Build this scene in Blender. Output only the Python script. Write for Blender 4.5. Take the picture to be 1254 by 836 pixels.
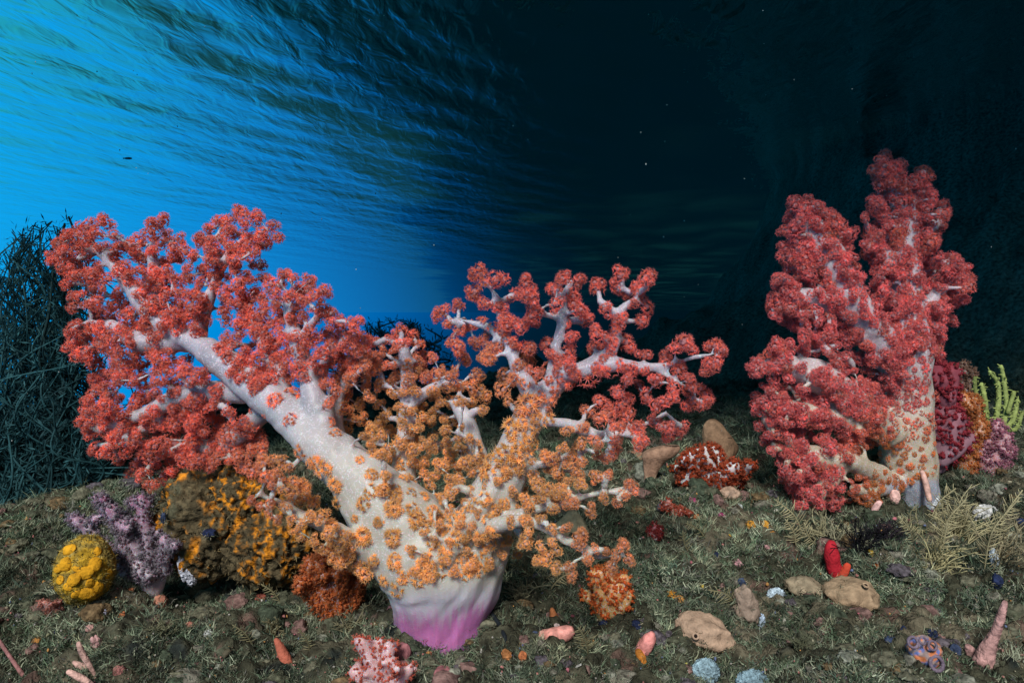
import bpy, math, random
import numpy as np
from mathutils import Vector
from mathutils.bvhtree import BVHTree

for o in list(bpy.data.objects): bpy.data.objects.remove(o)
SC = bpy.context.scene
COL = SC.collection
R = math.radians
F = 817.0                       # focal length in photo pixels
HX, HY = 627.0, 385.0           # principal column / horizon row

# ------------------------------------------------------------------ camera
cam = bpy.data.cameras.new("camera"); camo = bpy.data.objects.new("camera", cam); COL.objects.link(camo)
camo.rotation_euler = (R(90), 0, 0)
cam.sensor_width = 36; cam.lens = F / 1254 * 36
cam.shift_y = -(418 - HY) / 1254
cam.clip_start = 0.02; cam.clip_end = 1200
SC.camera = camo

# ------------------------------------------------------------------ world : sky above, open water around
SUN_EL, SUN_AZ = 42.0, -12.0    # sun behind the camera, a little to the left
W = bpy.data.worlds.new("World"); SC.world = W; W.use_nodes = True
nt = W.node_tree; nt.nodes.clear()
def N(nt, t, **k):
    n = nt.nodes.new(t)
    for a, b in k.items(): setattr(n, a, b)
    return n
def ramp(nt, stops, interp='LINEAR'):
    n = N(nt, 'ShaderNodeValToRGB'); cr = n.color_ramp; cr.interpolation = interp
    while len(cr.elements) < len(stops): cr.elements.new(0.5)
    for e, (p, c) in zip(cr.elements, stops):
        e.position = p; e.color = (*c, 1) if len(c) == 3 else c
    return n
L = nt.links.new
wout = N(nt, 'ShaderNodeOutputWorld'); mixw = N(nt, 'ShaderNodeMixShader')
sky = N(nt, 'ShaderNodeTexSky', sky_type='NISHITA'); sky.sun_disc = False
sky.sun_elevation = R(SUN_EL); sky.sun_rotation = R(180 + SUN_AZ)
bsky = N(nt, 'ShaderNodeBackground'); bsky.inputs['Strength'].default_value = 0.055
L(sky.outputs[0], bsky.inputs['Color'])
tc = N(nt, 'ShaderNodeTexCoord'); sep = N(nt, 'ShaderNodeSeparateXYZ'); L(tc.outputs['Generated'], sep.inputs[0])
# side of the open sea: the sea is bright to the left (away from the forested shore) and dark under the shore
sg = N(nt, 'ShaderNodeMath', operation='ARCTAN2'); L(sep.outputs['X'], sg.inputs[0]); L(sep.outputs['Y'], sg.inputs[1])
mr = N(nt, 'ShaderNodeMapRange'); mr.inputs['From Min'].default_value = R(-48); mr.inputs['From Max'].default_value = R(10)
tl = N(nt, 'ShaderNodeMath', operation='MULTIPLY_ADD'); tl.inputs[1].default_value = -0.62
L(sep.outputs['Z'], tl.inputs[0]); L(sg.outputs[0], tl.inputs[2]); L(tl.outputs[0], mr.inputs['Value'])
open_ramp = ramp(nt, [(0.0, (0.0, 0.42, 0.90)), (0.26, (0.0, 0.35, 0.84)), (0.50, (0.0, 0.225, 0.66)), (0.66, (0.0, 0.11, 0.38)), (0.77, (0.0, 0.042, 0.14)), (0.87, (0.0, 0.014, 0.034)), (1.0, (0.0, 0.007, 0.013))])
L(mr.outputs[0], open_ramp.inputs[0])
# looking down the water turns from azure to shallow teal
deep = N(nt, 'ShaderNodeMapRange'); deep.inputs['From Min'].default_value = -0.14; deep.inputs['From Max'].default_value = -0.55
L(sep.outputs['Z'], deep.inputs['Value'])
teal_ramp = ramp(nt, [(0.0, (0.02, 0.50, 0.44)), (0.45, (0.015, 0.36, 0.37)), (0.64, (0.006, 0.12, 0.16)), (0.80, (0.002, 0.03, 0.04)), (1.0, (0.0, 0.006, 0.010))])
L(mr.outputs[0], teal_ramp.inputs[0])
mixc = N(nt, 'ShaderNodeMix', data_type='RGBA')
L(deep.outputs[0], mixc.inputs['Factor']); L(open_ramp.outputs[0], mixc.inputs[6]); L(teal_ramp.outputs[0], mixc.inputs[7])
bsea = N(nt, 'ShaderNodeBackground'); bsea.inputs['Strength'].default_value = 1.0
L(mixc.outputs[2], bsea.inputs['Color'])
up = N(nt, 'ShaderNodeMapRange'); up.inputs['From Min'].default_value = 0.16; up.inputs['From Max'].default_value = 0.30
L(sep.outputs['Z'], up.inputs['Value'])
L(up.outputs[0], mixw.inputs[0]); L(bsea.outputs[0], mixw.inputs[1]); L(bsky.outputs[0], mixw.inputs[2])
L(mixw.outputs[0], wout.inputs['Surface'])

sl = bpy.data.lights.new("sun", 'SUN'); sl.energy = 3.7; sl.angle = R(13); sl.color = (1.0, 0.97, 0.93)
so = bpy.data.objects.new("sun", sl); COL.objects.link(so)
so.rotation_euler = (R(90 - SUN_EL), 0, R(SUN_AZ))     # shines towards +Y and down
so.location = (-1, -3, 3)

SC.view_settings.view_transform = 'Standard'; SC.view_settings.look = 'None'
SC.view_settings.exposure = 0.0; SC.view_settings.gamma = 1.0; SC.view_settings.use_curve_mapping = False
SC.render.engine = 'CYCLES'
SC.cycles.max_bounces = 6

WATER_Z = 1.05                  # water surface above the camera
WATER_Y0 = 0.52                 # nearest edge of the modelled surface

rng = np.random.default_rng(7)
random.seed(7)

# ------------------------------------------------------------------ numeric helpers
def P(px, py, y):
    return np.array([(px - HX) / F * y, y, -(py - HY) / F * y])
def sm(a, b, x):
    t = np.clip((np.asarray(x, float) - a) / (b - a), 0, 1); return t * t * (3 - 2 * t)
def _hash(ix, iy, iz, s):
    h = (ix * 374761393 + iy * 668265263 + iz * 2147483647 + s * 974711) & 0xffffffff
    h = ((h ^ (h >> 13)) * 1274126177) & 0xffffffff
    h = h ^ (h >> 16)
    return (h & 0xffff) / 65535.0
def vnoise(p, s=0):
    p = np.asarray(p, float); i = np.floor(p).astype(np.int64); f = p - i; f = f * f * (3 - 2 * f)
    r = 0
    for dx in (0, 1):
        wx = f[..., 0] if dx else 1 - f[..., 0]
        for dy in (0, 1):
            wy = f[..., 1] if dy else 1 - f[..., 1]
            for dz in (0, 1):
                wz = f[..., 2] if dz else 1 - f[..., 2]
                r = r + wx * wy * wz * _hash(i[..., 0] + dx, i[..., 1] + dy, i[..., 2] + dz, s)
    return r
def fbm(p, s=0, o=4, g=0.5):
    a, t, n = 1.0, 0.0, 0.0; p = np.asarray(p, float)
    for k in range(o):
        t = t + a * vnoise(p, s + k * 17); n += a; a *= g; p = p * 2.03 + 11.7
    return t / n
def nrm(v):
    v = np.asarray(v, float); l = np.linalg.norm(v, axis=-1, keepdims=True); return v / np.maximum(l, 1e-9)

# ------------------------------------------------------------------ mesh collector
class MB:
    def __init__(self): self.v, self.c, self.f, self.n = [], [], [], 0
    def add(self, verts, faces, cols):
        verts = np.asarray(verts, float).reshape(-1, 3); cols = np.asarray(cols, float)
        if cols.ndim == 1: cols = np.tile(cols, (len(verts), 1))
        self.v.append(verts); self.c.append(cols[:, :3])
        faces = np.asarray(faces, np.int64)
        self.f.append(faces + self.n); self.n += len(verts)
    def mesh(self, name, smooth=True):
        m = bpy.data.meshes.new(name)
        V = np.concatenate(self.v); Cc = np.concatenate(self.c)
        m.vertices.add(len(V)); m.vertices.foreach_set('co', V.astype(np.float32).ravel())
        idx = np.concatenate([f.ravel() for f in self.f]); sizes = np.concatenate([np.full(len(f), f.shape[1]) for f in self.f])
        m.loops.add(len(idx)); m.loops.foreach_set('vertex_index', idx.astype(np.int32))
        m.polygons.add(len(sizes))
        m.polygons.foreach_set('loop_start', np.concatenate([[0], np.cumsum(sizes)[:-1]]).astype(np.int32))
        m.polygons.foreach_set('use_smooth', np.full(len(sizes), smooth))
        m.update(calc_edges=True)
        setcol(m, Cc)
        return m
    def build(self, name, mat, parent=None, smooth=True, origin=None):
        m = self.mesh(name, smooth)
        return link(name, m, mat, parent, origin)
def setcol(m, Cc):
    a = m.color_attributes.new('Col', 'FLOAT_COLOR', 'POINT')
    if Cc.shape[1] == 3: Cc = np.concatenate([Cc, np.ones((len(Cc), 1))], 1)
    a.data.foreach_set('color', Cc.astype(np.float32).ravel())
def link(name, mesh, mat, parent=None, origin=None):
    o = bpy.data.objects.new(name, mesh); COL.objects.link(o)
    if mat: mesh.materials.append(mat)
    off = np.zeros(3)
    if parent is not None:
        o.parent = parent; off = np.array(parent.get('_o', (0, 0, 0)), float)
    if origin is None and parent is None: origin = np.zeros(3)
    if origin is not None:
        origin = np.asarray(origin, float)
        co = np.zeros(len(mesh.vertices) * 3, np.float32); mesh.vertices.foreach_get('co', co)
        mesh.vertices.foreach_set('co', (co.reshape(-1, 3) - origin).astype(np.float32).ravel())
        o.location = origin - off
        o['_o'] = list(map(float, origin))
    else:
        o.location = -off; o['_o'] = [0.0, 0.0, 0.0]
    return o
def empty(name, loc, label, cat, group=None):
    o = bpy.data.objects.new(name, None); COL.objects.link(o); o.location = loc
    o.empty_display_size = 0.05; o['_o'] = list(map(float, loc)); tag(o, label, cat, group); return o
def tag(o, label=None, cat=None, group=None, kind=None):
    if label: o['label'] = label
    if cat: o['category'] = cat
    if group: o['group'] = group
    if kind: o['kind'] = kind
    return o

# ------------------------------------------------------------------ materials
def mat_vc(name, rough=0.6, nscale=60, namp=0.35, bump=0.0, bscale=200, transl=0.0, spec=0.3, bdist=0.003, sss=0.0):
    m = bpy.data.materials.new(name); m.use_nodes = True; t = m.node_tree; t.nodes.clear(); l = t.links.new
    out = N(t, 'ShaderNodeOutputMaterial'); pb = N(t, 'ShaderNodeBsdfPrincipled')
    at = N(t, 'ShaderNodeAttribute', attribute_name='Col'); co = N(t, 'ShaderNodeTexCoord')
    nz = N(t, 'ShaderNodeTexNoise'); nz.inputs['Scale'].default_value = nscale; nz.inputs['Detail'].default_value = 5
    l(co.outputs['Object'], nz.inputs['Vector'])
    mp = N(t, 'ShaderNodeMapRange'); mp.inputs['From Min'].default_value = 0.3; mp.inputs['From Max'].default_value = 0.7
    mp.inputs['To Min'].default_value = 1 - namp; mp.inputs['To Max'].default_value = 1 + namp
    l(nz.outputs[0], mp.inputs['Value'])
    mu = N(t, 'ShaderNodeMix', data_type='RGBA', blend_type='MULTIPLY'); mu.inputs['Factor'].default_value = 1
    l(at.outputs['Color'], mu.inputs[6]); l(mp.outputs[0], mu.inputs[7]); l(mu.outputs[2], pb.inputs['Base Color'])
    pb.inputs['Roughness'].default_value = rough; pb.inputs['Specular IOR Level'].default_value = spec
    if sss: 
        pb.inputs['Subsurface Weight'].default_value = sss; pb.inputs['Subsurface Scale'].default_value = 0.006
        pb.inputs['Subsurface Radius'].default_value = (1.0, 0.7, 0.6)
    if bump:
        n2 = N(t, 'ShaderNodeTexNoise'); n2.inputs['Scale'].default_value = bscale; n2.inputs['Detail'].default_value = 4
        l(co.outputs['Object'], n2.inputs['Vector'])
        b = N(t, 'ShaderNodeBump'); b.inputs['Strength'].default_value = bump; b.inputs['Distance'].default_value = bdist
        l(n2.outputs[0], b.inputs['Height']); l(b.outputs[0], pb.inputs['Normal'])
    if transl:
        tr = N(t, 'ShaderNodeBsdfTranslucent'); l(mu.outputs[2], tr.inputs['Color'])
        mx = N(t, 'ShaderNodeMixShader'); mx.inputs[0].default_value = transl
        l(pb.outputs[0], mx.inputs[1]); l(tr.outputs[0], mx.inputs[2]); l(mx.outputs[0], out.inputs['Surface'])
    else: l(pb.outputs[0], out.inputs['Surface'])
    return m
def mat_trunk(name):
    """translucent white coral flesh full of fine needle-like sclerites"""
    m = bpy.data.materials.new(name); m.use_nodes = True; t = m.node_tree; t.nodes.clear(); l = t.links.new
    out = N(t, 'ShaderNodeOutputMaterial'); pb = N(t, 'ShaderNodeBsdfPrincipled')
    at = N(t, 'ShaderNodeAttribute', attribute_name='Col'); co = N(t, 'ShaderNodeTexCoord')
    nz = N(t, 'ShaderNodeTexNoise'); nz.inputs['Scale'].default_value = 165; nz.inputs['Detail'].default_value = 1.5; nz.inputs['Distortion'].default_value = 0.8
    l(co.outputs['Object'], nz.inputs['Vector'])
    sb = N(t, 'ShaderNodeMath', operation='SUBTRACT'); sb.inputs[1].default_value = 0.5; l(nz.outputs[0], sb.inputs[0])
    ab = N(t, 'ShaderNodeMath', operation='ABSOLUTE'); l(sb.outputs[0], ab.inputs[0])
    ln = N(t, 'ShaderNodeMapRange'); ln.inputs['From Min'].default_value = 0.0; ln.inputs['From Max'].default_value = 0.035
    ln.inputs['To Min'].default_value = 1.0; ln.inputs['To Max'].default_value = 0.0; l(ab.outputs[0], ln.inputs['Value'])
    big = N(t, 'ShaderNodeTexNoise'); big.inputs['Scale'].default_value = 14; l(co.outputs['Object'], big.inputs['Vector'])
    br = N(t, 'ShaderNodeMapRange'); br.inputs['From Min'].default_value = 0.35; br.inputs['From Max'].default_value = 0.65
    br.inputs['To Min'].default_value = 0.72; br.inputs['To Max'].default_value = 1.0; l(big.outputs[0], br.inputs['Value'])
    mu = N(t, 'ShaderNodeMix', data_type='RGBA', blend_type='MULTIPLY'); mu.inputs['Factor'].default_value = 1
    l(at.outputs['Color'], mu.inputs[6]); l(br.outputs[0], mu.inputs[7])
    mw = N(t, 'ShaderNodeMix', data_type='RGBA'); lm = N(t, 'ShaderNodeMath', operation='MULTIPLY'); l(ln.outputs[0], lm.inputs[0]); l(at.outputs['Alpha'], lm.inputs[1]); l(lm.outputs[0], mw.inputs['Factor']); l(mu.outputs[2], mw.inputs[6])
    li = N(t, 'ShaderNodeMix', data_type='RGBA'); li.inputs['Factor'].default_value = 0.62
    l(at.outputs['Color'], li.inputs[6]); li.inputs[7].default_value = (0.78, 0.75, 0.82, 1); l(li.outputs[2], mw.inputs[7])
    l(mw.outputs[2], pb.inputs['Base Color'])
    pb.inputs['Roughness'].default_value = 0.42; pb.inputs['Specular IOR Level'].default_value = 0.35
    pb.inputs['Subsurface Weight'].default_value = 0.55; pb.inputs['Subsurface Scale'].default_value = 0.018
    b = N(t, 'ShaderNodeBump'); b.inputs['Strength'].default_value = 0.35; b.inputs['Distance'].default_value = 0.001
    l(ln.outputs[0], b.inputs['Height']); l(b.outputs[0], pb.inputs['Normal'])
    l(pb.outputs[0], out.inputs['Surface'])
    return m
M_poly = mat_vc('coral_polyps', rough=0.6, nscale=45, namp=0.15, transl=0.5, spec=0.15)
M_trunk = mat_trunk('coral_flesh')
M_seabed = mat_vc('seabed', rough=0.9, nscale=70, namp=0.7, bump=1.0, bscale=190, spec=0.1, bdist=0.008)
M_turf = mat_vc('algae_turf', rough=0.8, nscale=25, namp=0.4, transl=0.2, spec=0.15)
M_spon = mat_vc('sponge', rough=0.8, nscale=90, namp=0.35, bump=0.7, bscale=260, spec=0.15)
M_rough = mat_vc('encrusted', rough=0.9, nscale=120, namp=0.55, bump=1.0, bscale=180, spec=0.1, bdist=0.005)
M_smooth = mat_vc('tunicate_skin', rough=0.6, nscale=110, namp=0.45, bump=0.6, bscale=240, spec=0.2, sss=0.15)
M_weed = mat_vc('seaweed', rough=0.7, nscale=20, namp=0.4, transl=0.3, spec=0.2)

# ------------------------------------------------------------------ seabed
def H0(x, y):
    x = np.asarray(x, float); y = np.asarray(y, float)
    w = sm(-0.7, 0.6, x)
    hl = np.interp(y, [0, .95, 1.4, 2, 3, 4, 6], [-.445, -.44, -.45, -.48, -.46, -.40, -.45])
    hr = np.interp(y, [0, .95, 1.4, 2, 3, 4, 6], [-.455, -.435, -.37, -.335, -.29, -.22, -.1])
    h = hl * (1 - w) + hr * w
    s = x / np.maximum(y, 0.3)
    q = y + 1.15 * x
    h = h + 2.2 * sm(3.4, 8.5, q) * sm(0.16, 0.55, s)
    h = h + 0.035 * np.exp(-((x + 0.043) ** 2 + (y - 0.905) ** 2) / 0.05 ** 2)
    left = 1 - sm(-1.9, 0.7, x + .03 * y)
    h = h - 1.75 * np.maximum(0, y - 3.0) * sm(2.6, 4.2, y) * np.maximum(left, sm(4.0, 9.0, y) * (1 - sm(.12, .5, s)))
    return h
def H(x, y):
    x = np.asarray(x, float); y = np.asarray(y, float)
    p = np.stack([x, y, np.zeros_like(x)], -1)
    sc = sm(0.3, 2.0, y) * 0.6 + 0.4
    n = (fbm(p * 3.1, 3, 3) - 0.5) * (0.10 * sc + .22 * sm(1.5, 2.4, y)) + (fbm(p * 8, 9, 3) - 0.5) * 0.12 + (0.5 - np.abs(fbm(p * 5.5, 14, 2) - .5) * 4) * .022
    n = n + sm(2.2, 5, y) * (fbm(p * 1.1, 21, 5) - 0.5) * 0.9
    return H0(x, y) + n
_lx = np.linspace(-3.6, 3.6, 721); _ly = np.linspace(0.3, 4.3, 401)
_LX, _LY = np.meshgrid(_lx, _ly, indexing='ij'); _LT = H(_LX, _LY)
def HL(x, y):
    u = np.clip((np.asarray(x, float) + 3.6) / 7.2 * 720, 0, 719.999); v = np.clip((np.asarray(y, float) - .3) / 4.0 * 400, 0, 399.999)
    i = u.astype(int); j = v.astype(int); fu = u - i; fv = v - j
    return (_LT[i, j] * (1 - fu) + _LT[i + 1, j] * fu) * (1 - fv) + (_LT[i, j + 1] * (1 - fu) + _LT[i + 1, j + 1] * fu) * fv
def G(px, py, ymin=0.45, ymax=4.0, n=400):
    """depth at which the view ray through a photo pixel meets the seabed"""
    px = np.atleast_1d(np.asarray(px, float)); py = np.atleast_1d(np.asarray(py, float))
    ys = np.geomspace(ymin, ymax, n); res = np.full(len(px), np.nan)
    for y in ys:
        hit = np.isnan(res) & (-(py - HY) / F * y <= HL((px - HX) / F * y, np.full(len(px), y)))
        res[hit] = y
    return res
def G1(px, py):
    r = G([px], [py])[0]
    return 2.5 if np.isnan(r) else float(r)

ys = np.concatenate([np.geomspace(0.30, 2.6, 420), np.geomspace(2.6, 60, 130)[1:]])
ss = np.linspace(-1.7, 1.7, 640)
Yg, Sg = np.meshgrid(ys, ss, indexing='ij'); Xg = Yg * Sg
Zg = H(Xg, Yg)
pp = np.stack([Xg, Yg, Zg], -1)
fine = ((fbm(pp * 38, 31, 3) - 0.5) * 0.040 + (fbm(pp * 95, 37, 2) - 0.5) * 0.016) * (1 - sm(2, 6, Yg)); Zg = Zg + fine; pp[..., 2] = Zg
n1 = fbm(pp * 9, 41, 4); n2 = fbm(pp * 30, 55, 3); n3 = fbm(pp * 22 + 5, 77, 3)
c = np.array([.05, .05, .032]) * (0.4 + 1.3 * n2[..., None])
c = c * (1 - sm(.52, .64, n1)[..., None]) + np.array([.12, .105, .07]) * (0.5 + n2[..., None]) * sm(.52, .64, n1)[..., None]
mk = sm(.66, .72, n3)[..., None] * .6; c = c * (1 - mk) + np.array([.16, .09, .075]) * mk
mk = (1 - sm(.27, .34, n3))[..., None]; c = c * (1 - mk) + np.array([.02, .025, .022]) * mk
far = sm(1.7, 3.2, Yg + 0.15 * Xg)[..., None]; c = c * (1 - far) + (np.array([.030, .075, .070]) + np.array([.03, .05, .045]) * (1 - sm(-.5, 0, Sg))[..., None]) * (0.3 + 1.4 * n1[..., None]) * far  # distance tint to teal, lighter at left: underwater light painted into the colour
idx = np.arange(len(ys) * len(ss)).reshape(len(ys), len(ss))
fq = np.stack([idx[:-1, :-1], idx[:-1, 1:], idx[1:, 1:], idx[1:, :-1]], -1).reshape(-1, 4)
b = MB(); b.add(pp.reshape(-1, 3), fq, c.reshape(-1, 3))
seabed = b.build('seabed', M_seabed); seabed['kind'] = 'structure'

# ------------------------------------------------------------------ water surface seen from below
ys = np.geomspace(WATER_Y0, 330, 440); ss = np.linspace(-2.0, 2.0, 360)
Yg, Sg = np.meshgrid(ys, ss, indexing='ij'); Xg = Yg * Sg
def wave(x, y):
    z = 0
    for k, (a, wl, am) in enumerate([(-24, .62, .003), (-38, .30, .002), (-8, .95, .004), (-60, .4, .0015), (15, .7, .002)]):
        ph = (x * math.cos(R(a)) + y * math.sin(R(a))) / wl * 2 * math.pi
        wob = fbm(np.stack([x * .9, y * .5, np.full_like(x, k * 3.3)], -1), 5 + k, 2) * 9
        z = z + am * np.sin(ph + wob)
    return z
Zg = WATER_Z + wave(Xg, Yg) * (1 - sm(8, 25, Yg))
idx = np.arange(len(ys) * len(ss)).reshape(len(ys), len(ss))
fq = np.stack([idx[:-1, :-1], idx[1:, :-1], idx[1:, 1:], idx[:-1, 1:]], -1).reshape(-1, 4)
b = MB(); b.add(np.stack([Xg, Yg, Zg], -1).reshape(-1, 3), fq, np.array([.6, .6, .6]))
mw = bpy.data.materials.new('water_surface'); mw.use_nodes = True; t = mw.node_tree; t.nodes.clear(); l = t.links.new
out = N(t, 'ShaderNodeOutputMaterial'); gl = N(t, 'ShaderNodeBsdfGlossy'); gl.inputs['Roughness'].default_value = 0.025
gl.inputs['Color'].default_value = (0.95, 0.98, 1.0, 1)
co = N(t, 'ShaderNodeTexCoord'); mpn = N(t, 'ShaderNodeMapping'); mpn.inputs['Rotation'].default_value = (0, 0, R(36)); mpn.inputs['Scale'].default_value = (1, 0.42, 1)
l(co.outputs['Object'], mpn.inputs['Vector'])
w1 = N(t, 'ShaderNodeTexNoise'); w1.inputs['Scale'].default_value = 12.5; w1.inputs['Detail'].default_value = 3; w1.inputs['Distortion'].default_value = 0.5
w1.inputs['Roughness'].default_value = 0.45
l(mpn.outputs[0], w1.inputs['Vector'])
bp = N(t, 'ShaderNodeBump'); bp.inputs['Strength'].default_value = 1.0; bp.inputs['Distance'].default_value = 0.0105
l(w1.outputs[0], bp.inputs['Height']); l(bp.outputs[0], gl.inputs['Normal'])
tr = N(t, 'ShaderNodeBsdfTranslucent'); tr.inputs['Color'].default_value = (0.10, 0.72, 0.66, 1)
mxw = N(t, 'ShaderNodeMixShader'); mxw.inputs[0].default_value = 0.045
l(gl.outputs[0], mxw.inputs[1]); l(tr.outputs[0], mxw.inputs[2]); l(mxw.outputs[0], out.inputs['Surface'])
water = b.build('water', mw); water['kind'] = 'structure'

# unseen canopy added over the right-hand side to keep the water there dark
def shade_canopy():
    r = np.random.default_rng(3); n = 24000
    y = .5 + 340 * r.random(n) ** 3.4; edge = -.72 - .085 * y + (fbm(np.stack([y * .9, y * 0, y * 0], -1), 61, 3) - .5) * 1.2
    x = edge + (11 + y * .6) * r.random(n) ** 1.35 * (.4 + .6 * np.minimum(1, y / 3)); z = r.uniform(2.0, 3.2, n) + .5 * sm(0, 8, x - edge)
    c = np.stack([x, y, z], -1); u = nrm(r.normal(0, 1, (n, 3))); v = nrm(np.cross(u, r.normal(0, 1, (n, 3)))); sz = r.uniform(.12, .30, n)[:, None] * (1 + y[:, None] * .10); c[:, 2] += np.maximum(0, sz[:, 0] - .5)
    V = np.stack([c - u * sz, c + v * sz * .5, c + u * sz, c - v * sz * .5], 1).reshape(-1, 3)
    cc = np.array([.05, .10, .025]) * r.uniform(.5, 1.6, (n, 1)); mb = MB(); mb.add(V, np.arange(4 * n).reshape(-1, 4), np.repeat(cc, 4, 0))
    root = empty('shade_tree', (5.0, 9.0, 1.0), 'unseen canopy added to shade the right side of the water', 'shade_tree')
    mb.build('crown', M_weed, root, smooth=False)
    tb = MB(); s = spline(np.array([[5.0, 9, .8, .35], [4.9, 8.6, 2.0, .28], [4.2, 7.6, 3.2, .18]]), .1); tube(tb, s[:, :3], s[:, 3], (.10, .07, .05), n=12); tb.build('trunk', M_rough, root)
# ------------------------------------------------------------------ generic shapes
def spline(pts, step):
    """Catmull-Rom through rows of pts (any number of columns), resampled about every step (first 3 columns)"""
    pts = np.asarray(pts, float)
    if len(pts) == 1: return pts
    q = np.vstack([2 * pts[0] - pts[1], pts, 2 * pts[-1] - pts[-2]]); out = []
    for i in range(1, len(q) - 2):
        n = max(2, int(np.linalg.norm(q[i + 1, :3] - q[i, :3]) / step) + 1)
        for k in range(n):
            u = k / n; a, b_, c_, d = q[i - 1], q[i], q[i + 1], q[i + 2]
            out.append(.5 * (2 * b_ + (c_ - a) * u + (2 * a - 5 * b_ + 4 * c_ - d) * u * u + (3 * b_ - a - 3 * c_ + d) * u ** 3))
    out.append(q[-2]); return np.array(out)
def tube(mb, pts, rad, col, n=8, round_end=True):
    pts = np.asarray(pts, float); rad = np.broadcast_to(np.asarray(rad, float), (len(pts),)).copy()
    col = np.asarray(col, float)
    if col.ndim == 1: col = np.tile(col, (len(pts), 1))
    if round_end:
        d0 = nrm(pts[0] - pts[1]); d1 = nrm(pts[-1] - pts[-2])
        pts = np.vstack([pts[0] + d0 * rad[0] * .7, pts, pts[-1] + d1 * rad[-1] * .7])
        rad = np.concatenate([[rad[0] * .55], rad, [rad[-1] * .55]]); col = np.vstack([col[:1], col, col[-1:]])
    T = nrm(np.gradient(pts, axis=0)); u = np.cross(T[0], [0, 0, 1.0])
    if np.linalg.norm(u) < .1: u = np.cross(T[0], [1.0, 0, 0])
    u = nrm(u); rings = []
    an = np.linspace(0, 2 * math.pi, n, endpoint=False)
    for i in range(len(pts)):
        u = nrm(u - T[i] * np.dot(u, T[i])); w = np.cross(T[i], u)
        rings.append(pts[i] + rad[i] * (np.cos(an)[:, None] * u + np.sin(an)[:, None] * w))
    V = np.concatenate(rings + [pts[:1], pts[-1:]]); k = len(pts)
    i = np.arange(k - 1)[:, None] * n; j = np.arange(n)[None]; j2 = (j + 1) % n
    fq = np.stack([i + j, i + j2, i + n + j2, i + n + j], -1).reshape(-1, 4)
    jj = np.arange(n); c0 = k * n; c1 = c0 + 1
    ft = np.vstack([np.stack([jj * 0 + c0, (jj + 1) % n, jj], -1), np.stack([jj * 0 + c1, (k - 1) * n + jj, (k - 1) * n + (jj + 1) % n], -1)])
    Cc = np.vstack([np.repeat(col, n, 0), col[:1], col[-1:]])
    base = mb.n
    mb.add(V, fq, Cc); mb.f.append(ft + base)
def ico(sub):
    import bmesh
    bm = bmesh.new(); bmesh.ops.create_icosphere(bm, subdivisions=sub, radius=1)
    V = np.array([v.co[:] for v in bm.verts]); Fc = np.array([[v.index for v in f.verts] for f in bm.faces]); bm.free(); return V, Fc
ICO = {k: ico(k) for k in (1, 2, 3, 4, 5, 6)}
def blob(mb, c, rad, col, amp=.15, freq=2.5, seed=0, sub=4, rot=None, colf=None, oct=3):
    V, Fc = ICO[sub]; rad = np.broadcast_to(np.asarray(rad, float), (3,))
    n = fbm(V * freq + seed * 7.3, seed, oct) - .5
    Q = V * (1 + 2 * amp * n[:, None]) * rad
    if rot is not None: Q = Q @ np.asarray(rot).T
    Q = Q + np.asarray(c)
    cc = np.tile(np.asarray(col, float), (len(V), 1)) * (0.75 + 0.5 * (n[:, None] + .5))
    if colf is not None: cc = colf(V, Q, n)
    mb.add(Q, Fc, cc); return Q
def basis(nv, spin=0.0):
    nv = nrm(nv); a = np.array([0, 0, 1.0]) if abs(nv[2]) < .9 else np.array([1.0, 0, 0])
    u = nrm(np.cross(a, nv)); w = np.cross(nv, u); cs, sn = math.cos(spin), math.sin(spin)
    return np.stack([cs * u + sn * w, -sn * u + cs * w, nv], 1)      # columns

shade_canopy()

# ------------------------------------------------------------------ polyp clusters
def cluster_template(nfl, cap, seed, tl=.42, nt_=7, tw=.042, flat=1.0, core=True, spread=64):
    r = np.random.default_rng(seed); V, Fc, A, B = [], [], [], []; n = 0
    zc = 1 - (np.arange(nfl) + .5) / nfl * (1 - math.cos(R(cap))); ph = np.arange(nfl) * 2.39996 + r.uniform(0, 6)
    D = np.stack([np.sqrt(1 - zc ** 2) * np.cos(ph), np.sqrt(1 - zc ** 2) * np.sin(ph), zc], 1)
    D = nrm(D + r.normal(0, .10, D.shape))
    for d in D:
        bs = basis(d, r.uniform(0, 6)); p = d * r.uniform(.62, .80); fb = r.uniform(0, 1)
        # core of the floret
        k = 5; an = np.arange(k) * 2 * math.pi / k
        ring = p + d * .04 + .09 * (np.cos(an)[:, None] * bs[:, 0] + np.sin(an)[:, None] * bs[:, 1])
        V += list(ring) + [p + d * .15]; A += [.25] * k + [0]; B += [fb] * (k + 1)
        Fc += [[n + i, n + (i + 1) % k, n + k] for i in range(k)]; n += k + 1
        for q in range(nt_):
            a = (q + r.uniform(-.25, .25)) * 2 * math.pi / nt_; sp = R(spread + r.uniform(-16, 12))
            o = math.cos(a) * bs[:, 0] + math.sin(a) * bs[:, 1]
            tdir = d * math.cos(sp) + o * math.sin(sp); b0 = p + o * .05; ln = tl * r.uniform(.75, 1.2)
            s1 = nrm(np.cross(tdir, d)); s2 = np.cross(tdir, s1)
            V += [b0 + s1 * tw, b0 - s1 * tw * .5 + s2 * tw * .87, b0 - s1 * tw * .5 - s2 * tw * .87, b0 + tdir * ln]
            A += [.22, .22, .22, 1.0]; B += [fb] * 4
            Fc += [[n, n + 1, n + 3], [n + 1, n + 2, n + 3], [n + 2, n, n + 3]]; n += 4
    if core:
        cv, cf = ICO[1]; cv = cv * .46
        V += list(cv); A += [2.0] * len(cv); B += [0.0] * len(cv); Fc += list((cf + n)); n += len(cv)
    V = np.array(V); V[:, 2] *= flat
    return V, np.array(Fc), np.array(A), np.array(B)
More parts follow.
